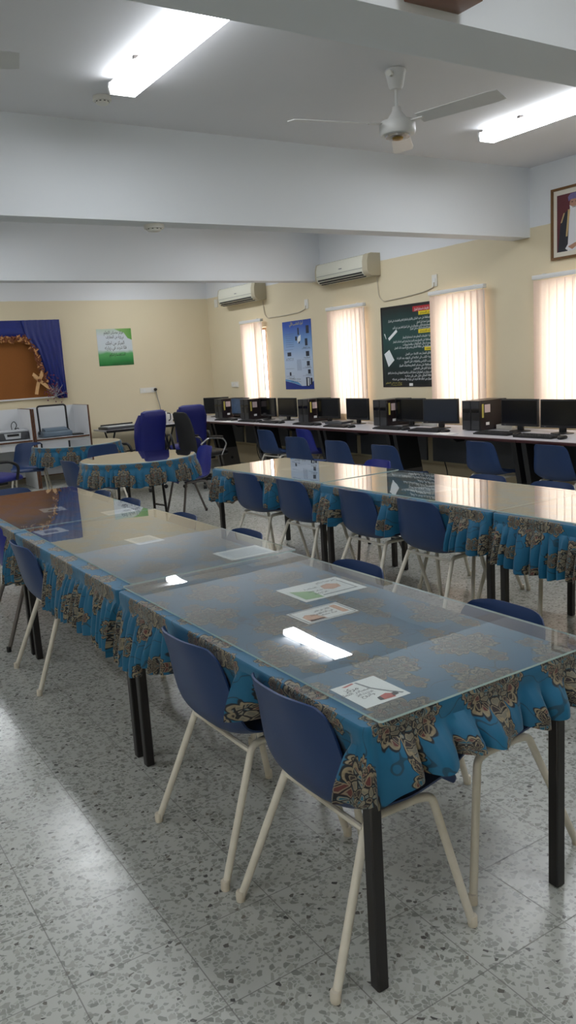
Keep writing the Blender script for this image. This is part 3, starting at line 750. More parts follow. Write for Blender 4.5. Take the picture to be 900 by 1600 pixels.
def strip(pts, w):
    vs = []; fs = []
    for i, (x, y, z) in enumerate(pts):
        a = pts[max(i-1,0)]; b = pts[min(i+1,len(pts)-1)]; d = Vector((b[0]-a[0], 0, b[2]-a[2])).normalized(); nn = Vector((-d.z, 0, d.x))
        vs += [Vector((x,y,z))+nn*w, Vector((x,y,z))-nn*w]
        if i: fs.append((2*i-2, 2*i-1, 2*i+1, 2*i))
    mb = MB(); mb.add(vs, fs, 0, True); return mb
strip([(0,-.01,0), (-.03,-.02,-.08), (-.05,-.01,-.16), (-.06,-.004,-.21)], .026).build('tail', M['ribbon'], t, fix=False)
strip([(0,-.01,0), (.07,-.02,-.06), (.15,-.012,-.13), (.21,-.006,-.19)], .026).build('tail', M['ribbon'], t, fix=False)
strip([(0,-.02,0), (-.04,-.05,.05), (-.09,-.03,.10), (-.06,-.012,.06), (0,-.01,0)], .026).build('loop', M['ribbon'], t, fix=False)
strip([(0,-.02,0), (.03,-.05,.06), (.06,-.03,.13), (.05,-.012,.08), (0,-.01,0)], .026).build('loop', M['ribbon'], t, fix=False)
mb = MB(); mb.rbox(-.022, .022, -.045, -.01, -.02, .02, .008, 2); mb.build('knot', M['leaf'], t)
rnd = random.Random(5); t = thing('dried_flower_spray', 'mauve and silver dried flower spray at the lower corner of the drape', 'flowers', (3.78, YB-.09, 1.40))
mb = MB()
for _ in range(70):
    p = Vector((rnd.gauss(0, .07), -abs(rnd.gauss(0, .02))-.01, rnd.gauss(0, .085))); s = rnd.uniform(.008, .018)
    mb.add([p+Vector(q)*s for q in ((1,0,0),(-1,0,0),(0,1,0),(0,-1,0),(0,0,1),(0,0,-1))], [(0,2,4),(2,1,4),(1,3,4),(3,0,4),(2,0,5),(1,2,5),(3,1,5),(0,3,5)], 0)
mb.build('blossom', M['flower'], t)
mb = MB()
for _ in range(26):
    a = rnd.uniform(.2, 2.7); l = rnd.uniform(.1, .24); mb.tube([(0,-.02,-.09), (math.cos(a)*l*.5, -.035, -.09+math.sin(a)*l*.6), (math.cos(a)*l, -.02, -.09+math.sin(a)*l)], .0025, 5)
mb.build('twig', M['twig'], t)

# ================================================================== PLASTIC CHAIRS (face +x)
BACK = [(-.230,.762), (-.220,.724), (-.206,.668), (-.194,.608), (-.180,.546), (-.166,.499), (-.144,.460), (-.11,.436), (-.06,.426), (0,.426), (.06,.432), (.12,.444), (.17,.452), (.205,.446), (.222,.430), (.226,.412)]
def back_x(z):
    for (xa, za), (xb, zb) in zip(BACK, BACK[1:8]):
        if zb <= z <= za: return xa+(xb-xa)*(za-z)/(za-zb)
    return BACK[0][0] if z > .8 else -.11
def chair_shell():
    n = len(BACK); cols = 14; rows = []
    hw = [.150,.174,.187,.200,.212,.220,.225,.226,.226,.225,.224,.222,.218,.212,.204,.192]
    # refine the profile
    pts = []; ws = []
    for i in range(n-1):
        for k in range(3):
            t = k/3
            def cr(p0, p1, p2, p3): return .5*((2*p1)+(-p0+p2)*t+(2*p0-5*p1+4*p2-p3)*t*t+(-p0+3*p1-3*p2+p3)*t**3)
            q = [BACK[max(i-1,0)], BACK[i], BACK[i+1], BACK[min(i+2,n-1)]]; w = [hw[max(i-1,0)], hw[i], hw[i+1], hw[min(i+2,n-1)]]
            pts.append((cr(*[a[0] for a in q]), cr(*[a[1] for a in q]))); ws.append(cr(*w))
    pts.append(BACK[-1]); ws.append(hw[-1]); N = len(pts)
    T = .006; front = []; rear = []
    for i, (x, z) in enumerate(pts):
        a = pts[max(i-1,0)]; b = pts[min(i+1,N-1)]; d = Vector((b[0]-a[0], 0, b[1]-a[1])).normalized(); nrm = Vector((d.z*-1, 0, d.x))  # towards the sitter
        if nrm.dot(Vector((1, 0, 1))) < 0: nrm = -nrm
        u = i/(N-1)
        curl = .036*math.exp(-((u-.12)/.22)**2)+.030*math.exp(-((u-.45)/.2)**2)+.012
        for j in range(cols+1):
            v = -1+2*j/cols; e = abs(v)**3
            p = Vector((x, v*ws[i], z))+nrm*(curl*e)
            if i < 5: p.z -= .020*abs(v)**4*(1-i/5)
            front.append(p+nrm*T*.5); rear.append(p-nrm*T*.5)
    mb = MB(); c = cols+1; vs = front+rear; o = len(front); fs = []
    for i in range(N-1):
        for j in range(cols):
            q = (i*c+j, i*c+j+1, (i+1)*c+j+1, (i+1)*c+j); fs.append(q); fs.append(tuple(o+k for k in reversed(q)))
    for i in range(N-1):
        for j in (0, cols): a, b = i*c+j, (i+1)*c+j; fs.append((a, b, o+b, o+a))
    for j in range(cols):
        for i in (0, N-1): a, b = i*c+j, i*c+j+1; fs.append((a, b, o+b, o+a))
    mb.add(vs, fs, 0, True); return mb
def make_chair(shell_mat, tube_mat, foot_mat):
    t = thing('plastic_chair', 'chair', 'chair')
    chair_shell().build('seat_shell', shell_mat, t)
    r = .0125; zt = .413
    for s in (-1, 1):
        for rear in (1, 0):
            if rear: pts = [(-.236, s*.245, .012), (-.075, s*.190, zt-.004), (-.03, s*.186, zt)]
            else: pts = [(.236, s*.252, .012), (.150, s*.194, zt-.006), (.10, s*.188, zt)]
            mb = MB(); mb.tube(pts, r, 10, fillet=.05); lg = mb.build('leg', tube_mat, t)
            x, y = (-.241, s*.2466) if rear else (.2385, s*.2536)
            mb = MB(); mb.lathe([(.0135, .0), (.0145, .004), (.0140, .030), (.012, .033)], 12, mat=Matrix.Translation((pts[0][0]*1.008, pts[0][1]*1.003, 0))); mb.build('foot_cap', foot_mat, lg)
        mb = MB(); mb.tube([(-.032, s*.186, zt), (.102, s*.188, zt)], r, 10); mb.build('seat_rail', tube_mat, t)
    mb = MB(); mb.tube([(-.086, -.192, .396), (-.086, .192, .396)], .009, 8); mb.build('cross_bar', tube_mat, t)
    mb = MB(); mb.tube([(.08, -.188, zt-.004), (.08, .188, zt-.004)], .009, 8); mb.build('cross_bar', tube_mat, t)
    return t
slate = make_chair(M['shell'], M['cream_tube'], M['rubber']); slate_tr = tree_of(slate)
royal = make_chair(M['royal'], M['grey_tube'], M['black']); royal_tr = tree_of(royal)
CHAIRS = []
used = {'s': False, 'r': False}
def chair(kind, x, y, deg, label, group=None):
    CHAIRS.append((x, y, math.radians(deg)))
    tr = slate_tr if kind == 's' else royal_tr
    if not used[kind]:
        o = tr[0]; used[kind] = True; o.location = (x, y, 0); o.rotation_euler[2] = math.radians(deg); o['label'] = label
        if group: o['group'] = group
        return o
    return dup(tr, (x, y, 0), math.radians(deg), label, group)
gL = 'chairs on the left of the near row of tables'; gR = 'chairs on the right of the near row of tables'; g2 = 'chairs along the near side of the far row of tables'; g3 = 'chairs on the window side of the far row'; gD = 'chairs before the computer desks'; gO = 'chairs at the round tables'
chair('s', 1.222, 1.735, 0, 'slate blue plastic chair nearest the camera, tucked in at the near table corner', gL)
chair('s', 1.205, 2.305, 1, 'slate blue chair just behind the nearest chair, with scuffed cream legs', gL)
chair('s', 1.19, 4.265, -1, 'slate blue cream-legged chair left of the middle table, back against the hanging cloth', gL)
chair('r', 1.225, 5.08, 1, 'deep blue grey-legged chair cut by the left edge of the photo', gL)
chair('s', 1.765, 1.80, 180, 'blue chair on the far side of the nearest table, legs under its near end', gR)
chair('s', 1.77, 2.60, 181, 'blue chair back showing behind the two large colour sheets on the near table', gR)
chair('s', 1.78, 3.56, 179, 'blue chair back showing beside the overhanging glass corner', gR)
chair('s', 1.765, 4.27, 180, 'blue chair back showing just below the royal blue round-table chair', gR)
chair('s', 1.76, 5.10, 180, 'blue chair back on the right of the farthest near-row table, nearer of two', gR)
chair('s', 1.755, 5.64, 178, 'blue chair back on the right of the farthest near-row table, farther of two', gR)
chair('s', 1.47, 6.27, -90, 'blue chair back peeping over the far end of the near row at left edge', gR)
chair('s', 3.30, 5.62, 3, 'slate chair at the far row, leftmost of the four along its near side', g2)
chair('s', 3.31, 4.97, 2, 'slate chair at the far row, second from left along its near side', g2)
chair('s', 3.32, 4.19, -1, 'slate chair at the far row, third from left along its near side', g2)
chair('s', 3.32, 3.585, 0, 'slate chair at the far row, rightmost of the four along its near side', g2)
chair('r', 3.99, 5.22, 178, 'royal blue rounded chair back peeping over the window side of the far row', g3)
chair('s', 3.86, 3.87, 180, 'slate chair back strip over the far row below the first right-hand desk chair', g3)
chair('s', 3.87, 3.335, 180, 'slate chair back strip over the far row at the right edge of the photo', g3)
chair('s', 5.60, 9.13, 3, 'slate chair with white frame at the desk, leftmost of the desk chairs', gD)
chair('s', 5.22, 7.84, 10, 'slate chair just left of the royal blue desk chair, pulled back from the desk', gD)
chair('r', 5.88, 8.62, -2, 'royal blue chair tucked under the computer desk among slate ones', gD)
chair('s', 5.19, 6.99, 6, 'slate chair just right of the royal blue desk chair, pulled back from the desk', gD)
chair('s', 5.16, 6.15, 4, 'slate chair below the black poster, behind the royal blue rounded chair back', gD)
chair('s', 5.80, 5.485, 0, 'slate chair at the desk in front of the pair of towers nearest the camera', gD)
chair('s', 5.86, 4.705, 0, 'slate chair at the desk, rightmost of the desk chairs in the photo', gD)
chair('r', 3.77, 7.95, 176, 'royal blue grey-legged chair on the right of the nearer round table', gO)
chair('s', 2.66, 8.15, 8, 'slate chair on the left of the nearer round table', gO)
chair('s', 3.36, 9.70, 88, 'slate chair between the two round tables, its back to the nearer one', gO)
chair('s', 2.78, 10.80, -112, 'blue white-legged chair facing out on the left of the farther round table', gO)

# ================================================================== TABLES, CLOTHS AND GLASS
def folding_table(x0, x1, y0, y1, label, rz=0.0):
    cx, cy = (x0+x1)/2, (y0+y1)/2; a, b = (x1-x0)/2, (y1-y0)/2
    t = thing('folding_table', label, 'table', (cx, cy, 0), rz, 'long tables under damask cloths')
    mb = MB(); mb.rbox(-a+.010, a-.010, -b+.010, b-.010, .712, .741, .006, 2); mb.build('table_top', M['board'], t)
    for sx in (-1, 1):
        for sy in (-1, 1):
            x, y = sx*(a-.042), sy*(b-.042); mb = MB(); mb.rbox(x-.018, x+.018, y-.018, y+.018, .0, .710, .004, 1); mb.build('leg', M['black_metal'], t)
    mb = MB()
    for sx in (-1, 1): mb.box(sx*(a-.085)-.012, sx*(a-.085)+.012, -b+.062, b-.062, .685, .711)
    for sy in (-1, 1): mb.box(-a+.098, a-.098, sy*(b-.085)-.012, sy*(b-.085)+.012, .685, .711)
    mb.build('apron_rail', M['black_metal'], t)
    return t

def hang(points, ztop, dropf, pleat, seed, center, rz=0.0, flat=(), top_faces=None, chairs=True):
    """cloth: a flat top closed by the outline, and a gathered skirt; points = (x, y, nx, ny, side, s, uvx, uvy, uvdx, uvdy)"""
    rnd = random.Random(seed); ph = [rnd.uniform(0, 6.28) for _ in range(8)]
    n = len(points); rows = [0, .006, .02, .048, .056, .064, .09, .125, .16, .20, .24, .29]
    R = len(rows); vs = []; uvs = []
    cr, sr = math.cos(rz), math.sin(rz)
    for (x, y, nx, ny, side, s, ux, uy, dx, dy) in points:
        drop = dropf(side, s, x, y)
        for k in range(R):
            f = rows[k]/rows[-1]; d = f*drop
            if k == 0: off = 0.0; z = ztop
            elif k == 1: off = .003; z = ztop-.003
            else:
                seam = .056
                if d <= seam: off = (.003 if side in flat else .006+.004*math.sin(9*s*PI+ph[0])*(d/seam))
                else:
                    t = (d-seam)/(max(drop, .12)-seam)
                    if side in flat or ('N' in flat and ny > .05) or ('S' in flat and ny < -.05): off = .003
                    else:
                        lam, amp = pleat(side)
                        if side != 'K' and abs(nx) > .05 and abs(ny) > .05: amp *= .45
                        w = 2*PI*s/lam+1.5*math.sin(2*PI*s/.41+ph[1])+1.0*math.sin(2*PI*s/.23+ph[2])
                        big = math.sin(w); wave = abs(math.sin(w/2))**.75
                        fine = math.sin(2*PI*s/.031+ph[3]+1.1*math.sin(2*PI*s/.17))
                        off = .006+amp*wave*min(1, t*1.3)**.6+.005*fine*math.exp(-t*3)*min(1, t*8)+.012*math.sin(2*PI*s/.63+ph[4])*t+.010*t
                z = ztop-d
                if d > .056: z += (.010*math.sin(2*PI*s/.19+ph[5])+.012*math.sin(2*PI*s/.53+ph[6]))*((d-.056)/max(drop, .1))
            X, Y = x+nx*off, y+ny*off
            wx, wy = center[0]+X*cr-Y*sr, center[1]+X*sr+Y*cr
            if chairs and k > 3:
                for cx, cy, a in CHAIRS:
                    ex, ey = wx-cx, wy-cy
                    if abs(ex) > .6 or abs(ey) > .6: continue
                    lx, ly = ex*math.cos(a)+ey*math.sin(a), -ex*math.sin(a)+ey*math.cos(a)
                    if abs(ly) < .29 and -.36 < lx < .24:
                        lim = back_x(z)+.036+.028*min(1.2, abs(ly)/.2)**2; g = 1.0 if abs(ly) < .225 else max(0, 1-(abs(ly)-.225)/.045)
                        if lx < lim+.022*off/.03:
                            tgt = lim+.35*max(0, off-.01); lx = lx+(max(lx, tgt)-lx)*g
                        if abs(ly) < .25 and lx > -.2 and z < .51: z = z+(.51+.02*(.51-z)-z)*g
                        ex, ey = lx*math.cos(a)-ly*math.sin(a), lx*math.sin(a)+ly*math.cos(a); wx, wy = cx+ex, cy+ey
                ex, ey = wx-center[0], wy-center[1]; X, Y = ex*cr+ey*sr, -ex*sr+ey*cr
            vs.append((X, Y, z))
            st = 1.0
            uvs.append((ux+dx*d, uy+dy*d))
    mb = MB(); fs = []; fuv = []
    for i in range(n):
        j = (i+1) % n
        for k in range(R-1):
            q = (i*R+k, i*R+k+1, j*R+k+1, j*R+k); fs.append(q)
            a = points[i]; b = points[j]
            if a[4] == b[4] or True:
                u0 = uvs[i*R+k]; u1 = uvs[i*R+k+1]
                # keep the print continuous along the side of the first point
                e = (b[0]-a[0], b[1]-a[1]); l = math.hypot(*e)
                if a[4] == b[4]: v1 = uvs[j*R+k+1]; v0 = uvs[j*R+k]
                else:
                    tx, ty = (-a[9], a[8]) if True else (0, 0)
                    v0 = (u0[0]+tx*l, u0[1]+ty*l); v1 = (u1[0]+tx*l, u1[1]+ty*l)
                fuv.append((u0, u1, v1, v0))
    fs.append(tuple(i*R for i in range(n))); fuv.append(tuple((points[i][6], points[i][7]) for i in range(n)))
    mb.add(vs, fs, 0, True); mb.sm[-1] = False; mb.uv = fuv
    return mb

def rect_outline(a, b, cx, cy, r=.018, step=.0075, uvs=1.0):
    pts = []; s = 0.0
    sides = [('S', (-a+r, -b), (a-r, -b), (0,-1)), ('E', (a, -b+r), (a, b-r), (1,0)), ('N', (a-r, b), (-a+r, b), (0,1)), ('W', (-a, b-r), (-a, -b+r), (-1,0))]
    cen = {'S': (a-r, -b+r), 'E': (a-r, b-r), 'N': (-a+r, b-r), 'W': (-a+r, -b+r)}
    for nm, p, q, nn in sides:
        L = math.hypot(q[0]-p[0], q[1]-p[1]); n = max(2, int(L/step))
        for i in range(n):
            t = i/n; x = p[0]+(q[0]-p[0])*t; y = p[1]+(q[1]-p[1])*t
            pts.append((x, y, nn[0], nn[1], nm, s+L*t, cx+x, cy+y, nn[0], nn[1]))
        s += L; c = cen[nm]; a0 = math.atan2(nn[1], nn[0])
        for i in range(5):
            th = a0+PI/2*i/5; ex, ey = math.cos(th), math.sin(th)
            pts.append((c[0]+r*ex, c[1]+r*ey, ex, ey, nm, s+r*PI/2*i/5*2, cx+c[0]+r*nn[0]-nn[1]*r*4.5*i/5, cy+c[1]+r*nn[1]+nn[0]*r*4.5*i/5, nn[0], nn[1]))
        s += r*PI
    return pts
def cloth(x0, x1, y0, y1, dropf, pleat, seed, flat, label, group, rz=0.0):
    cx, cy = (x0+x1)/2, (y0+y1)/2
    pts = rect_outline((x1-x0)/2, (y1-y0)/2, cx, cy)
    mb = hang(pts, .7455, dropf, pleat, seed, (cx, cy), rz, flat)
    o = mb.build('tablecloth', M['cloth'], None, (cx, cy, 0), rz); return tag(o, label, 'tablecloth', group)
def glass(x0, x1, y0, y1, label, deg=0.0, z=.7482):
    cx, cy = (x0+x1)/2, (y0+y1)/2; a, b = (x1-x0)/2, (y1-y0)/2; r = .006
    mb = MB(); poly = [(-a+r,-b), (a-r,-b), (a,-b+r), (a,b-r), (a-r,b), (-a+r,b), (-a,b-r), (-a,-b+r)]
    mb.prism(poly, 'z', 0, .0058)
    for i, f in enumerate(mb.f):
        mb.mi[i] = 0 if len(f) == 8 else 1
    o = mb.build('glass_sheet', [M['glass'], M['glassedge']], None, (cx, cy, z), math.radians(deg))
    return tag(o, label, 'glass sheet', 'glass sheets on the tables')

def fold(lo, hi, f=None):
    return f
T1 = (1.062, 1.832)
near_drop = lambda side, s, x, y: {'S': .142+.06*math.exp(-((x+.385)/.07)**2), 'E': .19, 'N': .2, 'W': .19+.02*math.sin(y*3)+(.06 if y > .5 else 0)}[side]
mid_drop = lambda side, s, x, y: {'S': .2, 'E': .24, 'N': .2, 'W': .275+.02*math.sin(y*4)}[side]
far_drop = lambda side, s, x, y: {'S': .2, 'E': .24, 'N': .24, 'W': .31}[side]
row2_drop = lambda side, s, x, y: {'S': .235, 'E': .24, 'N': .28, 'W': .238+.012*math.sin(y*5)+(.03 if y > .2 else 0)}[side]
ruf = lambda side: (.060, .050)
big = lambda side: (.115, .065) if side == 'S' else (.066, .050)
Ts = [(T1[0], T1[1], 1.418, 3.008, near_drop, big, ('N',), 'near'), (T1[0], T1[1], 3.024, 4.622, mid_drop, ruf, ('S','N'), 'middle'), (T1[0], T1[1], 4.638, 6.21, far_drop, ruf, ('S',), 'far')]
for k, (x0, x1, y0, y1, df, pl, fl, nm) in enumerate(Ts):
    where = {'near': 'nearest the camera', 'middle': 'in the middle of the near row', 'far': 'at the far end of the near row'}[nm]
    folding_table(x0, x1, y0, y1, 'black-legged long table %s under a damask cloth' % where)
    cloth(x0, x1, y0, y1, df, pl, 10+k, fl, 'turquoise damask cloth on the table %s' % where, 'damask cloths on the long tables')
glass(1.098, 1.905, 1.412, 3.044, 'clear glass sheet on the table nearest the camera', .35)
glass(1.132, 1.940, 3.052, 4.664, 'clear glass sheet on the middle table of the near row, one corner overhanging', .3)
glass(1.112, 1.905, 4.672, 6.21, 'clear glass sheet on the far table of the near row', -.2)
X2 = (3.165, 3.925)
R2 = [(1.46, 3.00, ('N',), 'at the right edge', 0), (3.016, 4.615, ('S','N'), 'in the middle of the far row', 0), (4.65, 6.17, ('S',), 'at the left end of the far row', 2.5)]
for k, (y0, y1, fl, nm, dg) in enumerate(R2):
    x0, x1 = X2; dx = -.02 if dg else 0
    folding_table(x0+dx, x1+dx, y0, y1, 'black-legged long table by the windows, %s' % nm, math.radians(dg))
    cloth(x0+dx, x1+dx, y0, y1, row2_drop, ruf, 30+k, fl, 'turquoise damask cloth on the window-side table %s' % nm, 'damask cloths on the long tables', math.radians(dg))
    glass(x0+.03+dx, x1+.012+dx, y0-.004+(.02 if dg else 0), y1+.012+(.01 if dg else 0), 'glass sheet mirroring the windows, on the table %s' % nm, dg if dg else .2)

# ------------------------------------------------------------------ sheets under the glass
def quad_paper(c, size, deg, label, deco, z=.7466):
    """a sheet of paper lying under the glass; deg turns its reading direction"""
    a = math.radians(deg); U = Vector((math.cos(a), math.sin(a), 0)); V = Vector((-math.sin(a), math.cos(a), 0))
    t = thing('paper_sheet', label, 'paper', (c[0], c[1], z), 0, 'printed sheets under the glass'); w, h = size
    sh = Sheet(U*(-w/2)+V*(-h/2), U, V); mb = MB(); sh.rect(mb, 0, 0, w, h, .0); mb.build('sheet', M['paper'], t, fix=False)
    for name, mat, items in deco:
        mb = MB()
        for it in items:
            if it[0] == 'r': sh.rect(mb, it[1]*w, it[2]*h, it[3]*w, it[4]*h, it[5] if len(it) > 5 else .0003)
            elif it[0] == 'p': sh.poly(mb, [(q[0]*w, q[1]*h) for q in it[1]], .0004)
            else: sh.text(mb, A(it[1]), it[2]*w, it[3]*h, it[4], .0005, 'r', .006, it[5] if len(it) > 5 else None)
        mb.build(name, mat, t, fix=False)
    return t
quad_paper((1.205, 1.578), (.145, .155), 0, 'white sheet with red picture under the glass at the near table corner', [
    ('arc', M['greyink'], [('p', [(.55,.95), (.62,.6), (.8,.3), (.95,.12), (.9,.1), (.74,.3), (.57,.6), (.5,.95)])]),
    ('red_picture', M['inkred'], [('p', [(.48,.08), (.72,.06), (.76,.2), (.66,.28), (.5,.24)]), ('p', [(.2,.92), (.46,.97), (.48,.92), (.25,.88)])]),
    ('dark_picture', M['ink'], [('p', [(.7,.1), (.84,.12), (.86,.24), (.74,.22)]), ('p', [(.40,.1), (.48,.08), (.5,.24), (.42,.22)])]),
    ('lettering', M['ink'], [('t', 'مركز', .42, .70, .026), ('t', 'مصادر التعلم', .56, .58, .018), ('t', 'القراءة غذاء العقل', .56, .46, .016, .055), ('t', 'والروح', .5, .36, .018)])])
quad_paper((1.498, 2.21), (.21, .14), 0, 'small brown printed sheet in a thin border under the near glass', [
    ('border', M['greyink'], [('r',.03,.04,.97,.07), ('r',.03,.93,.97,.96), ('r',.03,.04,.05,.96), ('r',.95,.04,.97,.96)]),
    ('brown_picture', M['inkpeach'], [('p', [(.1,.1), (.42,.1), (.36,.5), (.2,.62), (.1,.5)]), ('r', .78,.2,.9,.85)]),
    ('red_patch', M['inkred'], [('p', [(.1,.1), (.4,.1), (.38,.2), (.12,.22)])]),
    ('lettering', M['ink'], [('t', 'الكتاب خير جليس', .74, .68, .022, .07), ('t', 'في الزمان', .72, .5, .02, .06), ('t', 'مركز مصادر', .72, .32, .02, .07), ('t', 'القراءة', .46, .45, .018)])])
quad_paper((1.665, 2.455), (.28, .21), 0, 'large green and peach printed sheet under the near glass', [
    ('green_block', M['inkgreen'], [('p', [(.06,.12), (.32,.06), (.34,.5), (.08,.72)])]), ('grey_border', M['greyink'], [('r', .36,.14,.92,.18), ('r', .90,.14,.92,.8)]),
    ('peach_picture', M['inkpeach'], [('p', [(.52,.45), (.62,.35), (.78,.4), (.82,.58), (.7,.72), (.56,.66)])]),
    ('lettering', M['ink'], [('t', 'المكتبة', .50, .62, .022, .06), ('t', 'مصادر التعلم', .50, .44, .02, .065), ('t', 'اقرأ وتعلم', .50, .28, .02, .06), ('t', 'مرحبا بكم', .9, .82, .026, .09)])])
quad_paper((1.755, 3.21), (.235, .195), 0, 'pale framed sheet under the middle glass near its right edge', [('pale_panel', M['paperblue'], [('r',.08,.12,.92,.88)]), ('lines', M['greyink'], [('r',.14,.70-.13*k,.86,.72-.13*k,.0006) for k in range(5)])])
quad_paper((1.528, 3.855), (.145, .185), 3, 'small pale sheet under the middle of the middle glass', [('pale_panel', M['paperblue'], [('r',.12,.1,.88,.9)]), ('lines', M['greyink'], [('r',.2,.76-.14*k,.8,.79-.14*k,.0006) for k in range(5)])])
quad_paper((1.235, 4.51), (.155, .16), 5, 'white sheet with a dark picture under the far left corner of the middle glass', [('picture', M['greyink'], [('p', [(.2,.25), (.7,.2), (.75,.6), (.45,.75), (.25,.6)])]), ('lines', M['ink'], [('r',.2,.82,.8,.86)])])
quad_paper((1.75, 4.80), (.19, .16), 0, 'blank white sheet under the far glass near its right edge', [('lines', M['paperblue'], [('r',.1,.3,.9,.7)])])
quad_paper((1.47, 5.26), (.15, .17), -4, 'white sheet under the far glass beside a blue reflection', [('picture', M['greyink'], [('p', [(.2,.2), (.8,.2), (.6,.6), (.3,.5)])])])
quad_paper((3.63, 5.50), (.36, .24), 10, 'white sheet under the left glass of the far row', [('lines', M['greyink'], [('r',.1,.80-.2*k,.5,.83-.2*k) for k in range(4)])])
quad_paper((3.80, 4.50), (.20, .24), 14, 'white sheet under the middle glass beside its left seam', [('lines', M['paperblue'], [('r',.1,.3,.9,.7)])])
quad_paper((3.50, 3.84), (.26, .26), -12, 'pale sheet with blue print under the middle glass of the far row', [('blue_panel', M['paperblue'], [('r',.05,.08,.95,.92)]), ('lines', M['inkblue'], [('r',.15,.75-.22*k,.85,.78-.22*k,.0006) for k in range(3)])])

# ------------------------------------------------------------------ round tables
def round_table(x, y, r, leg_mat, black, label, clabel, glabel, deg, seed, drop):
    t = thing('round_table', label, 'table', (x, y, 0), math.radians(deg), 'round folding tables')
    mb = MB(); mb.lathe([(r-.01, .712), (r-.004, .72), (r-.004, .738), (r-.01, .741)], 48); mb.build('table_top', M['board'], t)
    for s in (-1, 1):
        for q in (-1, 1):
            mb = MB(); mb.tube([(s*.20, q*.08, .71), (s*.22, q*.11, .03)], .014 if black else .011, 8); lg = mb.build('leg', leg_mat, t)
        mb = MB(); mb.tube([(s*.22, -.16, .014), (s*.22, .16, .014)], .0135, 8); mb.build('foot_bar', leg_mat, t)
        mb = MB(); mb.tube([(s*.213, -.095, .22), (s*.213, .095, .22)], .010, 8); mb.build('cross_bar', leg_mat, t)
    pts = []; n = 300
    for i in range(n):
        a = 2*PI*i/n; c, s_ = math.cos(a), math.sin(a); sd = 'K'
        pts.append((r*c, r*s_, c, s_, sd, r*a, x+r*c, y+r*s_, c, s_))
    mb = hang(pts, .7455, lambda *k: drop, lambda sd: (.064, .042), seed, (x, y))
    # unroll the skirt print along its length
    R = 12
    for fi in range(len(mb.uv)-1):
        i = fi//(R-1); k = fi % (R-1)
        rows = [0, .006, .02, .048, .056, .064, .09, .125, .16, .20, .24, .29]
        d0, d1 = rows[k]/.29*drop, rows[k+1]/.29*drop; s0, s1 = r*2*PI*i/n, r*2*PI*(i+1)/n
        mb.uv[fi] = ((s0, -d0), (s0, -d1), (s1, -d1), (s1, -d0))
    o = mb.build('tablecloth', M['cloth'], None, (x, y, 0)); tag(o, clabel, 'tablecloth', 'round damask cloths')
    mb = MB(); mb.lathe([(r-.012, 0), (r-.008, .003), (r-.012, .0058)], 72, smooth=False)
    for i, f in enumerate(mb.f): mb.mi[i] = 0 if len(f) > 4 else 1
    o = mb.build('glass_sheet', [M['glass'], M['glassedge']], None, (x, y, .7482)); tag(o, glabel, 'glass sheet', 'round glass sheets')
round_table(3.09, 7.75, .585, M['black_metal'], True, 'round black-framed folding table, nearer of the two', 'damask cloth with gathered skirt on the nearer round table', 'round clear glass on the nearer round table', 12, 51, .215)
round_table(3.27, 10.25, .56, M['cream_tube'], False, 'round pale-legged table, farther of the two, before the study carrels', 'damask cloth with gathered skirt on the farther round table', 'round clear glass on the farther round table', 60, 52, .225)
CAM_F, CAM_YAW, CAM_PITCH, CAM_ROLL = 1258.1, 32.0446, 10.4717, -3.565

# ================================================================== COMPUTER DESKS
DX0, DX1, DZ = 5.685, 6.56, .785
def desk(y0, y1, label, ends=(1, 1)):
    yc = (y0+y1)/2; h = (y1-y0)/2
    t = thing('computer_desk', label, 'desk', (DX0, yc, 0), 0, 'computer desks along the window wall')
    D = DX1-DX0
    mb = MB(); mb.box(.012, D, -h+.002, h-.002, DZ-.026, DZ); tp = mb.build('desk_top', M['desktop'], t)
    mb = MB(); mb.rbox(0, .012, -h+.002, h-.002, DZ-.029, DZ-.001, .004, 2); mb.build('edge_band', M['deskedge'], tp)
    mb = MB(); mb.box(.60, .62, -h+.05, h-.05, .40, DZ-.03); mb.build('modesty_panel', M['deskpanel'], t)
    for s, e in zip((-1, 1), ends):
        if not e: continue
        y = s*(h-.06)
        mb = MB(); mb.prism([(.03, DZ-.03), (.33, DZ-.03), (.40, .36), (.11, .36)], 'y', y-.028, y+.028); lg = mb.build('leg_panel', M['deskleg'], t)
        mb = MB(); mb.prism([(.11, .36), (.40, .36), (.45, .055), (.165, .055)], 'y', y-.030, y+.030); mb.build('lower_leg', M['deskfoot'], lg)
        mb = MB(); mb.rbox(.02, .64, y-.034, y+.034, .0, .055, .008, 2); mb.build('foot', M['deskfoot'], lg)
        mb = MB(); mb.lathe([(.022, 0), (.022, .004)], 14, mat=Matrix.Translation((.30, y-.0305, .2)) @ Matrix.Rotation(PI/2, 4, 'X')); mb.build('cable_hole', M['dark'], lg)
    mb = MB(); mb.prism([(.03, -.028), (.26, -.028), (.20, -.075), (.10, -.075)], 'y', -.045, .045, mat=Matrix.Translation((0, 0, DZ))); mb.build('cable_box', M['deskleg'], t)
bd = [12.70, 11.20, 9.85, 8.24, 6.90, 5.09, 3.60]
dl = ['computer desk in the far corner with the lit blue screen', 'computer desk below the tall blue poster', 'computer desk behind the royal blue desk chair', 'computer desk below the black poster, left part', 'computer desk carrying the pair of towers nearest the camera', 'computer desk cut by the right edge of the photo']
for k, (a, b) in enumerate(zip(bd, bd[1:])): desk(b, a, dl[k], (1, 0) if k == 0 else (1, 1))

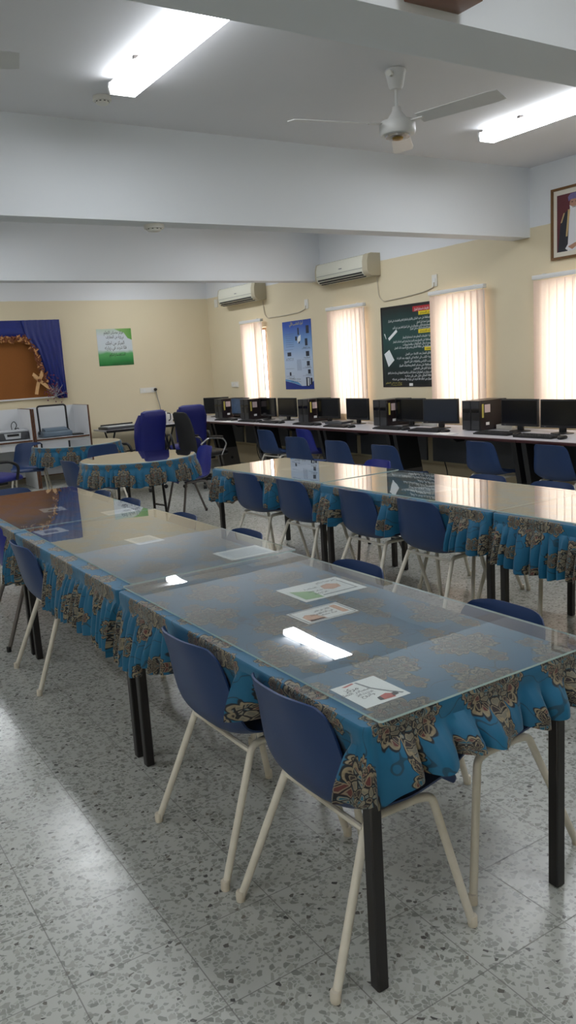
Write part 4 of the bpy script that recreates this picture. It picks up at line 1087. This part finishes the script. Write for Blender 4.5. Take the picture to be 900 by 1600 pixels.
def make_monitor(name_screen='blackgloss'):
    t = thing('computer_monitor', 'm', 'monitor')
    w, z0, z1 = .235, .052, .322
    mb = MB(); mb.rbox(-.016, .016, -w, w, z0, z1, .005, 2); hs = mb.build('housing', M['black'], t)
    mb = MB(); mb.rbox(.014, .038, -w*.7, w*.7, z0+.04, z1-.05, .01, 2); mb.build('rear_cover', M['black'], hs)
    mb = MB(); mb.box(-.0175, -.0155, -w+.014, w-.014, z0+.026, z1-.014); mb.build('screen', M[name_screen], t)
    mb = MB(); mb.rbox(-.004, .024, -.035, .035, .012, z0+.09, .006, 2); mb.build('stand_neck', M['black'], t)
    mb = MB(); mb.lathe([(.10, 0), (.10, .006), (.05, .013)], 28, mat=Matrix.Diagonal((.9, 1.15, 1, 1))); mb.build('stand_base', M['black'], t)
    mb = MB(); mb.box(-.0185, -.0165, .17, .19, z0+.010, z0+.014); mb.build('power_light', M['greyink'], t)
    return t
MON = [(6.27, 5.045, 4, 'black monitor at the right edge of the photo, below the rightmost blind'), (6.29, 5.575, 0, 'black monitor just right of the pair of towers nearest the camera'), (6.25, 6.665, 11, 'pale-screened monitor just left of the pair of towers nearest the camera'),
 (6.30, 7.225, 5, 'black monitor below the black poster, beside a tower with a yellow tag'), (6.27, 8.20, -2, 'black monitor in front of the blind left of the black poster'), (6.29, 8.865, 3, 'black monitor partly hiding the wide towers below the second blind'),
 (6.28, 9.87, 0, 'black monitor below the tall blue poster'), (6.26, 10.37, -4, 'black monitor below the farthest blind, left of the blue poster'), (6.26, 11.215, 6, 'monitor with a lit blue screen and pink note near the far corner'), (6.32, 12.15, 34, 'black monitor turned sideways, last one in the far corner')]
m0 = make_monitor(); mtr = tree_of(m0); m1 = make_monitor('photo_screen'); m2 = make_monitor('reflecting_screen'); 
first = True
for x, y, a, lab in MON:
    src = m1 if 'lit blue' in lab else m2 if 'pale-screened' in lab else None
    if src is not None or first:
        o = src or m0; first = first and src is not None; o.location = (x, y, DZ); o.rotation_euler[2] = math.radians(a); o['label'] = lab
    else: o = dup(mtr, (x, y, DZ), math.radians(a), lab)
    o['group'] = 'monitors on the window-side desks'
    if 'lit blue' in lab:
        mb = MB(); mb.box(-.0195, -.018, -.15, -.06, .17, .26); mb.build('pink_note', M['pinktag'], o)

def make_tower():
    t = thing('tower_computer', 't', 'computer')
    w, d, h = .062, .40, .312
    mb = MB(); mb.rbox(.012, d, -w, w, .006, h, .003, 1); c = mb.build('case', M['towercase'], t)
    mb = MB(); mb.rbox(0, .014, -w, w, .006, h, .004, 2); f = mb.build('front_panel', M['black'], t)
    for za, zb in ((.012,.105), (.235,.305)):
        mb = MB(); mb.box(-.002, .002, -w+.008, w-.008, za, zb); mb.build('grille', M['towergrille'], f)
    mb = MB(); mb.box(-.0025, .001, -w+.012, w-.012, .19, .222); mb.build('drive_bay', M['blackgloss'], f)
    return t
t0 = make_tower(); ttr = tree_of(t0); first = True
def sticker(o):
    mb = MB(); mb.box(.035, .060, -.0628, -.0621, .135, .275); mb.build('yellow_tag', M['yellowtag'], o)
    mb = MB(); mb.box(.075, .155, -.0628, -.0621, .185, .268); mb.build('pink_label', M['pinktag'], o)
    mb = MB(); mb.box(.09, .14, -.0628, -.0621, .055, .085); mb.build('small_label', M['paper'], o)
TW = [(6.033, 'right-hand tower of the pair nearest the camera, yellow-tagged black side', 1), (6.160, 'left-hand black tower of the pair nearest the camera', 0), (7.530, 'right-hand black tower below the black poster, yellow tag on its side', 1), (7.657, 'left-hand black tower of the pair below the black poster', 0),
      (9.19, 'right-hand black tower between the blue poster and the second blind, tagged side', 1), (9.317, 'left-hand black tower of the pair just right of the blue poster', 0), (10.70, 'right-hand tower of the pair below the farthest blind', 1), (10.827, 'left-hand tower of the pair below the farthest blind', 0), (11.55, 'right-hand tower of the pair in the far corner beside the lit screen', 1), (11.677, 'left-hand tower of the pair in the far corner', 0)]
for y, lab, st in TW:
    if first: o = t0; first = False; o.location = (6.135, y, DZ); o['label'] = lab
    else: o = dup(ttr, (6.135 if y < 10 else 6.07, y, DZ), 0, lab)
    o['group'] = 'tower computers on the window-side desks'
    if st: sticker(o)

def make_keyboard():
    t = thing('keyboard', 'k', 'keyboard'); mb = MB(); mb.prism([(-.075, .0), (.075, .0), (.075, .026), (-.075, .014)], 'y', -.22, .22); mb.build('base', M['black'], t)
    mb = MB()
    for r in range(5):
        for c in range(18):
            x = -.055+r*.025; y = -.205+c*.0235; z = .0165+r*.0019; mb.box(x-.009, x+.009, y-.0095, y+.0095, z, z+.006)
    mb.build('keys', M['towergrille'], t); return t
def make_mouse():
    t = thing('computer_mouse', 'm', 'mouse'); mb = MB(); mb.loft([((-.055,0,.012), (0,.012,0), (0,0,.008)), ((-.04,0,.016), (0,.026,0), (0,0,.015)), ((0,0,.019), (0,.030,0), (0,0,.018)), ((.035,0,.017), (0,.027,0), (0,0,.016)), ((.055,0,.012), (0,.014,0), (0,0,.008))], 18, 2.5); mb.build('shell', M['black'], t)
    mb = MB(); mb.lathe([(.006,-.003), (.006,.003)], 10, mat=Matrix.Translation((-.03,0,.031)) @ Matrix.Rotation(PI/2, 4, 'X')); mb.build('scroll_wheel', M['towergrille'], t); return t
k0 = make_keyboard(); ktr = tree_of(k0); q0 = make_mouse(); qtr = tree_of(q0)
KB = [(5.90, 5.03, 'below the rightmost monitor'), (5.96, 5.60, 'before the monitor right of the nearest towers'), (5.92, 6.53, 'before the pale-screened monitor'), (5.93, 7.17, 'before the monitor below the black poster'), (5.88, 8.10, 'before the monitor left of the black poster'), (5.92, 8.87, 'before the fifth monitor from the far corner'), (5.92, 9.75, 'below the tall blue poster'), (5.92, 10.36, 'before the monitor below the farthest blind'), (5.92, 11.1, 'before the lit blue screen')]
for i, (x, y, w) in enumerate(KB):
    lk, lm = 'black keyboard on the desk '+w, 'black mouse on the desk '+w
    if i == 0: k0.location = (x, y, DZ+.0005); k0['label'] = lk; q0.location = (x-.02, y-.30, DZ+.0005); q0['label'] = lm; k, q = k0, q0
    else: k = dup(ktr, (x, y, DZ+.0005), math.radians(random.uniform(-4, 4)), lk); q = dup(qtr, (x-.02, y-.30, DZ+.0005), math.radians(random.uniform(-12, 12)), lm)
    k['group'] = 'keyboards on the window-side desks'; q['group'] = 'mice on the window-side desks'
# loose things on the desks
def small_box(name, x, y, z, sx, sy, sz, mat, label, cat, deg=0, r=.006):
    mb = MB(); mb.rbox(-sx/2, sx/2, -sy/2, sy/2, 0, sz, r, 2); o = mb.build(name, M[mat], None, (x, y, z), math.radians(deg)); return tag(o, label, cat)
small_box('paper_stack', 5.82, 10.78, DZ+.0005, .21, .29, .004, 'paper', 'white paper lying on the desk below the farthest blind', 'paper', 8, .001)
small_box('paper_stack', 5.80, 6.13, DZ+.0005, .15, .24, .005, 'paper', 'white papers lying in front of the pair of towers nearest the camera', 'paper', -4, .001)
small_box('power_adapter', 6.40, 8.50, DZ+.0005, .07, .13, .05, 'socket', 'white adapter on the desk behind the monitor left of the black poster', 'adapter', 10)
small_box('power_adapter', 6.40, 6.98, DZ+.0005, .08, .26, .045, 'socket', 'white power strip on the desk behind the pale-screened monitor', 'adapter', 0)
small_box('power_adapter', 6.40, 5.86, DZ+.0005, .07, .20, .05, 'socket', 'white adapter on the desk just right of the tagged nearest tower', 'adapter', 5)
small_box('power_adapter', 6.36, 10.12, DZ+.0005, .07, .16, .05, 'socket', 'white adapter on the desk between the two monitors below the blue poster', 'adapter', 0)
small_box('flat_scanner', 5.93, 12.44, DZ+.0005, .30, .42, .055, 'black', 'flat black machine with white lid at the far corner of the desks', 'machine', 20)
small_box('scanner_lid', 5.93, 12.44, DZ+.057, .28, .40, .018, 'printerlight', 'white folder lying on the flat black machine in the far corner', 'folder', 20, .004)
small_box('desk_folder', 6.20, 8.52, DZ+.0005, .22, .30, .03, 'printer', 'dark flat folder on the desk below the second blind', 'folder', 12, .004)
for i, (y, lab) in enumerate(((10.9, 'black cable loop hanging under the desk below the farthest blind'), (6.72, 'black cable hanging under the desk near the black leg panels'), (5.98, 'black cable hanging under the desk below the nearest towers'))):
    cord('desk_cable', [(6.33, y, .42), (6.34, y+.03, .25), (6.34, y-.06, .12), (6.36, y-.18, .22), (6.33, y-.22, .42)] if i == 0 else [(6.33, y, .42), (6.36, y-.03, .25), (6.40, y+.05, .10), (6.44, y+.12, .012)], .006, M['black'], lab)

# ================================================================== OFFICE CHAIRS (face +x)
def office_chair(x, y, deg, seatmat, backmat, label, back='exec', arms='loop', armmat='black'):
    t = thing('office_chair', label, 'office chair', (x, y, 0), math.radians(deg), 'office chairs on castors')
    mb = MB(); mb.loft([((0,0,.08), (.045,0,0), (0,.045,0)), ((0,0,.13), (.04,0,0), (0,.04,0))], 18, 2); b = mb.build('star_base', M['black'], t)
    for k in range(5):
        a = 2*PI*k/5+.3; R = Matrix.Rotation(a, 4, 'Z')
        mb = MB(); mb.loft([((.03,0,.105), (0,.024,0), (0,0,.022)), ((.18,0,.09), (0,.02,0), (0,0,.016)), ((.30,0,.075), (0,.016,0), (0,0,.012))], 12, 3, mat=R); mb.build('base_arm', M['black'], b)
        mb = MB(); mb.lathe([(.012,-.022), (.027,-.020), (.027,-.004), (.016,-.003), (.016,.003), (.027,.004), (.027,.020), (.012,.022)], 18, mat=R @ Matrix.Translation((.295, 0, .027)) @ Matrix.Rotation(PI/2, 4, 'X')); mb.build('castor', M['black'], b)
    mb = MB(); mb.lathe([(.024,.12), (.024,.26), (.016,.262), (.016,.385)], 16); mb.build('gas_column', M['black_metal'], t)
    mb = MB(); mb.rbox(-.13, .13, -.10, .10, .375, .41, .01, 2); mb.build('tilt_mechanism', M['black'], t)
    mb = MB(); mb.loft([((-.25,0,.455), (0,.21,0), (0,0,.030)), ((-.22,0,.460), (0,.235,0), (0,0,.045)), ((0,0,.455), (0,.255,0), (0,0,.048)), ((.18,0,.462), (0,.25,0), (0,0,.048)), ((.25,0,.455), (0,.235,0), (0,0,.040)), ((.275,0,.445), (0,.20,0), (0,0,.022))], 28, 3.2); mb.build('seat', seatmat, t)
    if back == 'exec':
        prof = [(-.215,.47,.20,.035), (-.245,.52,.205,.052), (-.262,.62,.205,.055), (-.275,.72,.200,.050), (-.305,.84,.205,.058), (-.335,.95,.205,.062), (-.355,1.02,.195,.060), (-.365,1.07,.185,.045), (-.368,1.09,.14,.02)]
    else:
        prof = [(-.20,.48,.19,.018), (-.235,.54,.205,.022), (-.25,.66,.21,.022), (-.27,.80,.205,.022), (-.305,.94,.19,.022), (-.335,1.02,.165,.018), (-.345,1.04,.12,.01)]
    secs = []
    for i, (px, pz, w, th) in enumerate(prof):
        a = prof[max(i-1,0)]; c = prof[min(i+1,len(prof)-1)]; d = Vector((c[0]-a[0], 0, c[1]-a[1])).normalized(); nn = Vector((d.z, 0, -d.x))
        secs.append(((px,0,pz), (0,w,0), nn*th))
    mb = MB(); mb.loft(secs, 30, 3.4); bk = mb.build('backrest', backmat, t)
    if back == 'exec':
        for s in (-1, 1):
            mb = MB(); mb.loft([((-.225,s*.190,.56), (.05,0,0), (0,.03,0)), ((-.235,s*.195,.75), (.06,0,0), (0,.032,0)), ((-.28,s*.20,.92), (.06,0,0), (0,.034,0)), ((-.32,s*.18,1.04), (.03,0,0), (0,.02,0))], 16, 2.6); mb.build('side_bolster', backmat, bk)
        mb = MB(); mb.loft([((-.255,-.16,.965), (.03,0,0), (0,0,.045)), ((-.26,0,.97), (.045,0,0), (0,0,.06)), ((-.255,.16,.965), (.03,0,0), (0,0,.045))], 18, 2.8); mb.build('head_pad', backmat, bk)
    for s in (-1, 1):
        mb = MB()
        if arms == 'loop': mb.tube([(-.17, s*.255, .44), (-.20, s*.285, .60), (-.14, s*.29, .675), (.08, s*.29, .665), (.19, s*.285, .60), (.16, s*.265, .44)], .018, 10, fillet=.09)
        else: mb.tube([(-.20, s*.25, .60), (-.10, s*.29, .685), (.14, s*.29, .655), (.20, s*.285, .58), (.12, s*.265, .43)], .013, 10, fillet=.07)
        ar = mb.build('armrest', M[armmat], t)
        if arms != 'loop':
            mb = MB(); mb.loft([((-.10,s*.29,.698), (0,.022,0), (0,0,.012)), ((.02,s*.29,.692), (0,.028,0), (0,0,.014)), ((.13,s*.29,.676), (0,.022,0), (0,0,.012))], 14, 2.6); mb.build('arm_pad', M['black'], ar)
    return t
office_chair(4.19, 10.38, 102, M['execblue'], M['execblue'], 'royal blue high-back office chair before the far wall table, nearer the green poster')
office_chair(5.18, 10.95, 78, M['execblue'], M['execblue'], 'royal blue high-back office chair nearest the far corner desks', arms='loop')
office_chair(4.92, 9.95, 8, M['black'], M['execblack'], 'black office chair with chrome arms between the two royal blue ones', back='mesh', arms='chrome', armmat='chrome')
office_chair(2.12, 9.95, 15, M['execblue'], M['execblue'], 'blue office chair with black loop arms cut by the left edge of the photo')

# ================================================================== FAR WALL FURNITURE
def carrel(x0, x1, label):
    y0, y1 = 11.90, 12.60; w = x1-x0; xc = (x0+x1)/2; h = w/2
    t = thing('study_carrel', label, 'carrel', (xc, y0, 0), 0, 'white study carrels on the far wall'); D = y1-y0
    for s in (-1, 1):
        xa = s*h; xb = xa-s*.022
        mb = MB(); mb.box(min(xa,xb), max(xa,xb), .006, D, 0, 1.165); p = mb.build('side_panel', M['melamine'], t)
        mb = MB(); mb.box(min(xa,xb)-.001, max(xa,xb)+.001, 0, .006, 0, 1.168); mb.box(min(xa,xb), max(xa,xb), .006, D, 1.165, 1.169); mb.build('edge_strip', M['woodedge'], p)
    mb = MB(); mb.box(-h+.023, h-.023, D-.02, D, .10, 1.165); mb.build('back_panel', M['melamine'], t)
    mb = MB(); mb.box(-h+.023, h-.023, .03, D-.021, .700, .722); s = mb.build('shelf', M['melamine'], t)
    mb = MB(); mb.box(-h+.023, h-.023, .024, .030, .699, .723); mb.build('shelf_edge', M['woodedge'], s)
    mb = MB(); mb.box(-h+.023, h-.023, .045, .06, .585, .699); mb.build('apron', M['melamine'], t)
    mb = MB(); mb.box(-h+.023, h-.023, D-.028, D-.0205, .10, .115); mb.build('plinth_line', M['woodedge'], t)
carrel(3.19, 4.035, 'white study carrel with brown edges holding the machine with the tall handle')
carrel(2.335, 3.18, 'white study carrel with brown edges holding the printer, cut by the left edge')
# binding machine
t = thing('binding_machine', 'blue-grey binding machine with a tall black handle standing in the right carrel', 'machine', (3.58, 12.22, .7228))
mb = MB(); mb.loft([((-.22,0,.04), (0,.15,0), (0,0,.039)), ((-.19,0,.045), (0,.165,0), (0,0,.044)), ((.19,0,.045), (0,.165,0), (0,0,.044)), ((.22,0,.04), (0,.15,0), (0,0,.039))], 24, 5); mb.build('base', M['machine'], t)
mb = MB(); mb.prism([(-.13,.087), (.10,.087), (.07,.135), (-.06,.125)], 'x', -.17, .17); mb.build('punch_head', M['machine'], t)
mb = MB(); mb.box(-.16, .16, -.125, -.09, .0885, .094); mb.build('paper_slot', M['dark'], t)
mb = MB(); mb.tube([(-.212, .03, .07), (-.215, .05, .445), (-.19, .055, .465), (.19, .055, .465), (.215, .05, .445), (.212, .03, .07)], .014, 10, fillet=.03); mb.build('lever_handle', M['black'], t)
for s in (-1, 1):
    mb = MB(); mb.lathe([(.028,0), (.028,.024)], 16, mat=Matrix.Translation((s*.223-.012, .03, .07)) @ Matrix.Rotation(PI/2, 4, 'Y')); mb.build('pivot', M['black'], t)
small_box('comb_tray', 3.90, 12.18, .7232, .16, .26, .018, 'black', 'flat black tray beside the binding machine in the right carrel', 'tray', -6, .004)
# printer
t = thing('printer', 'charcoal inkjet printer with light grey front in the left carrel', 'printer', (2.93, 12.19, .7228))
mb = MB(); mb.rbox(-.22, .22, -.14, .14, .012, .125, .012, 3); mb.build('body', M['printer'], t)
mb = MB(); mb.rbox(-.21, .21, -.13, .135, .126, .152, .008, 2); mb.build('scanner_lid', M['printerlight'], t)
mb = MB(); mb.prism([(-.12,.035), (.09,.035), (.10,.115), (-.14,.115)], 'y', -.152, -.141); fr = mb.build('front_panel', M['printerlight'], t)
mb = MB(); mb.rbox(-.10, .07, -.156, -.1525, .07, .105, .0015, 1); mb.build('paper_slot', M['dark'], fr)
mb = MB(); mb.rbox(-.22, .21, -.19, -.02, .001, .011, .003, 1); mb.build('output_tray', M['printerlight'], t)
cord('printer_cable', [(2.98, 12.33, .78), (2.99, 12.40, .95), (3.04, 12.41, 1.0), (3.08, 12.40, .93), (3.03, 12.42, .86), (3.10, 12.42, .90), (3.11, 12.44, .80)], .006, M['black'], 'thin black cable loop behind the printer')
# table against the far wall
t = thing('trestle_table', 'white-topped black-edged table along the far wall behind the office chairs', 'table', (4.99, 12.36, 0))
mb = MB(); mb.box(-.66, .66, -.30, .30, .715, .738); tp = mb.build('table_top', M['desktop'], t)
mb = MB(); mb.box(-.663, .663, -.306, -.3005, .700, .738); mb.build('edge_band', M['black'], tp)
for s in (-1, 1):
    for a in (-1, 1):
        mb = MB(); mb.tube([(s*.50, a*.24, .715), (s*.50+.012*a, -a*.24, .012)], .014, 8); mb.build('leg', M['black_metal'], t)
mb = MB(); mb.tube([(-.50, 0, .36), (.50, 0, .36)], .011, 8); mb.build('stretcher', M['black_metal'], t)
t = thing('paper_trimmer', 'flat grey paper trimmer on the left end of the far wall table', 'trimmer', (4.62, 12.30, .7385), math.radians(6))
mb = MB(); mb.rbox(-.27, .27, -.17, .17, .0005, .040, .008, 2); mb.build('bed', M['printer'], t)
mb = MB(); mb.rbox(-.25, .25, -.15, .15, .041, .052, .003, 1); mb.build('cutting_surface', M['printerlight'], t)
mb = MB(); mb.tube([(-.24, .13, .062), (.22, .12, .062), (.30, .08, .066)], .012, 8); mb.build('blade_arm', M['black'], t)
mb = MB(); mb.rbox(.25, .30, -.16, -.06, .0005, .055, .008, 2); mb.build('clamp', M['black'], t)
t = thing('electric_kettle', 'white electric kettle on the far wall table beside a blue office chair', 'kettle', (5.42, 12.32, .7385))
mb = MB(); mb.lathe([(.075,.0005), (.078,.02), (.072,.12), (.058,.19), (.05,.20)], 28); mb.build('body', M['kettle'], t)
mb = MB(); mb.lathe([(.05,.2005), (.045,.212), (.012,.218), (.012,.232)], 20); mb.build('lid', M['printer'], t)
mb = MB(); mb.tube([(.065,0,.17), (.125,0,.165), (.12,0,.06), (.073,0,.045)], .010, 8, fillet=.03); mb.build('handle', M['printer'], t)
mb = MB(); mb.loft([((-.06,0,.15), (0,.02,0), (0,0,.02)), ((-.10,0,.185), (0,.012,0), (0,0,.01))], 12, 2); mb.build('spout', M['kettle'], t)
small_box('tissue_box', 5.57, 12.48, .7385, .11, .12, .15, 'paper', 'white box beside the kettle on the far wall table', 'box', 8)

# ================================================================== LIGHT, SKY, CAMERA
w = bpy.data.worlds.new('sky'); S.world = w; w.use_nodes = True
bg = w.node_tree.nodes.get('Background') or w.node_tree.nodes.new('ShaderNodeBackground')
bg.inputs[0].default_value = (1.0, .97, .92, 1); bg.inputs[1].default_value = 6.5

cam = bpy.data.cameras.new('camera'); co = bpy.data.objects.new('camera', cam); COL.objects.link(co)
cam.sensor_fit = 'VERTICAL'; cam.sensor_height = 36.0; cam.sensor_width = 20.25; cam.lens = CAM_F/1600*36; cam.clip_start = .05; cam.clip_end = 100
yaw, pitch, roll = math.radians(CAM_YAW), math.radians(CAM_PITCH), math.radians(CAM_ROLL)
fw = Vector((math.sin(yaw)*math.cos(pitch), math.cos(yaw)*math.cos(pitch), -math.sin(pitch)))
r = Vector((math.cos(yaw), -math.sin(yaw), 0)); u = r.cross(fw)
r2 = r*math.cos(roll)+u*math.sin(roll); u2 = -r*math.sin(roll)+u*math.cos(roll)
m = Matrix((r2, u2, -fw)).transposed().to_4x4(); m.translation = Vector((0, 0, H)); co.matrix_world = m
S.camera = co
S.view_settings.view_transform = 'Standard'; S.view_settings.look = 'None'; S.view_settings.exposure = 0.36; S.view_settings.gamma = 1.0
try:
    S.cycles.max_bounces = 8; S.cycles.diffuse_bounces = 5; S.cycles.glossy_bounces = 4; S.cycles.transparent_max_bounces = 16; S.cycles.caustics_reflective = False; S.cycles.caustics_refractive = False
    S.cycles.sample_clamp_indirect = 6.0
except Exception: pass
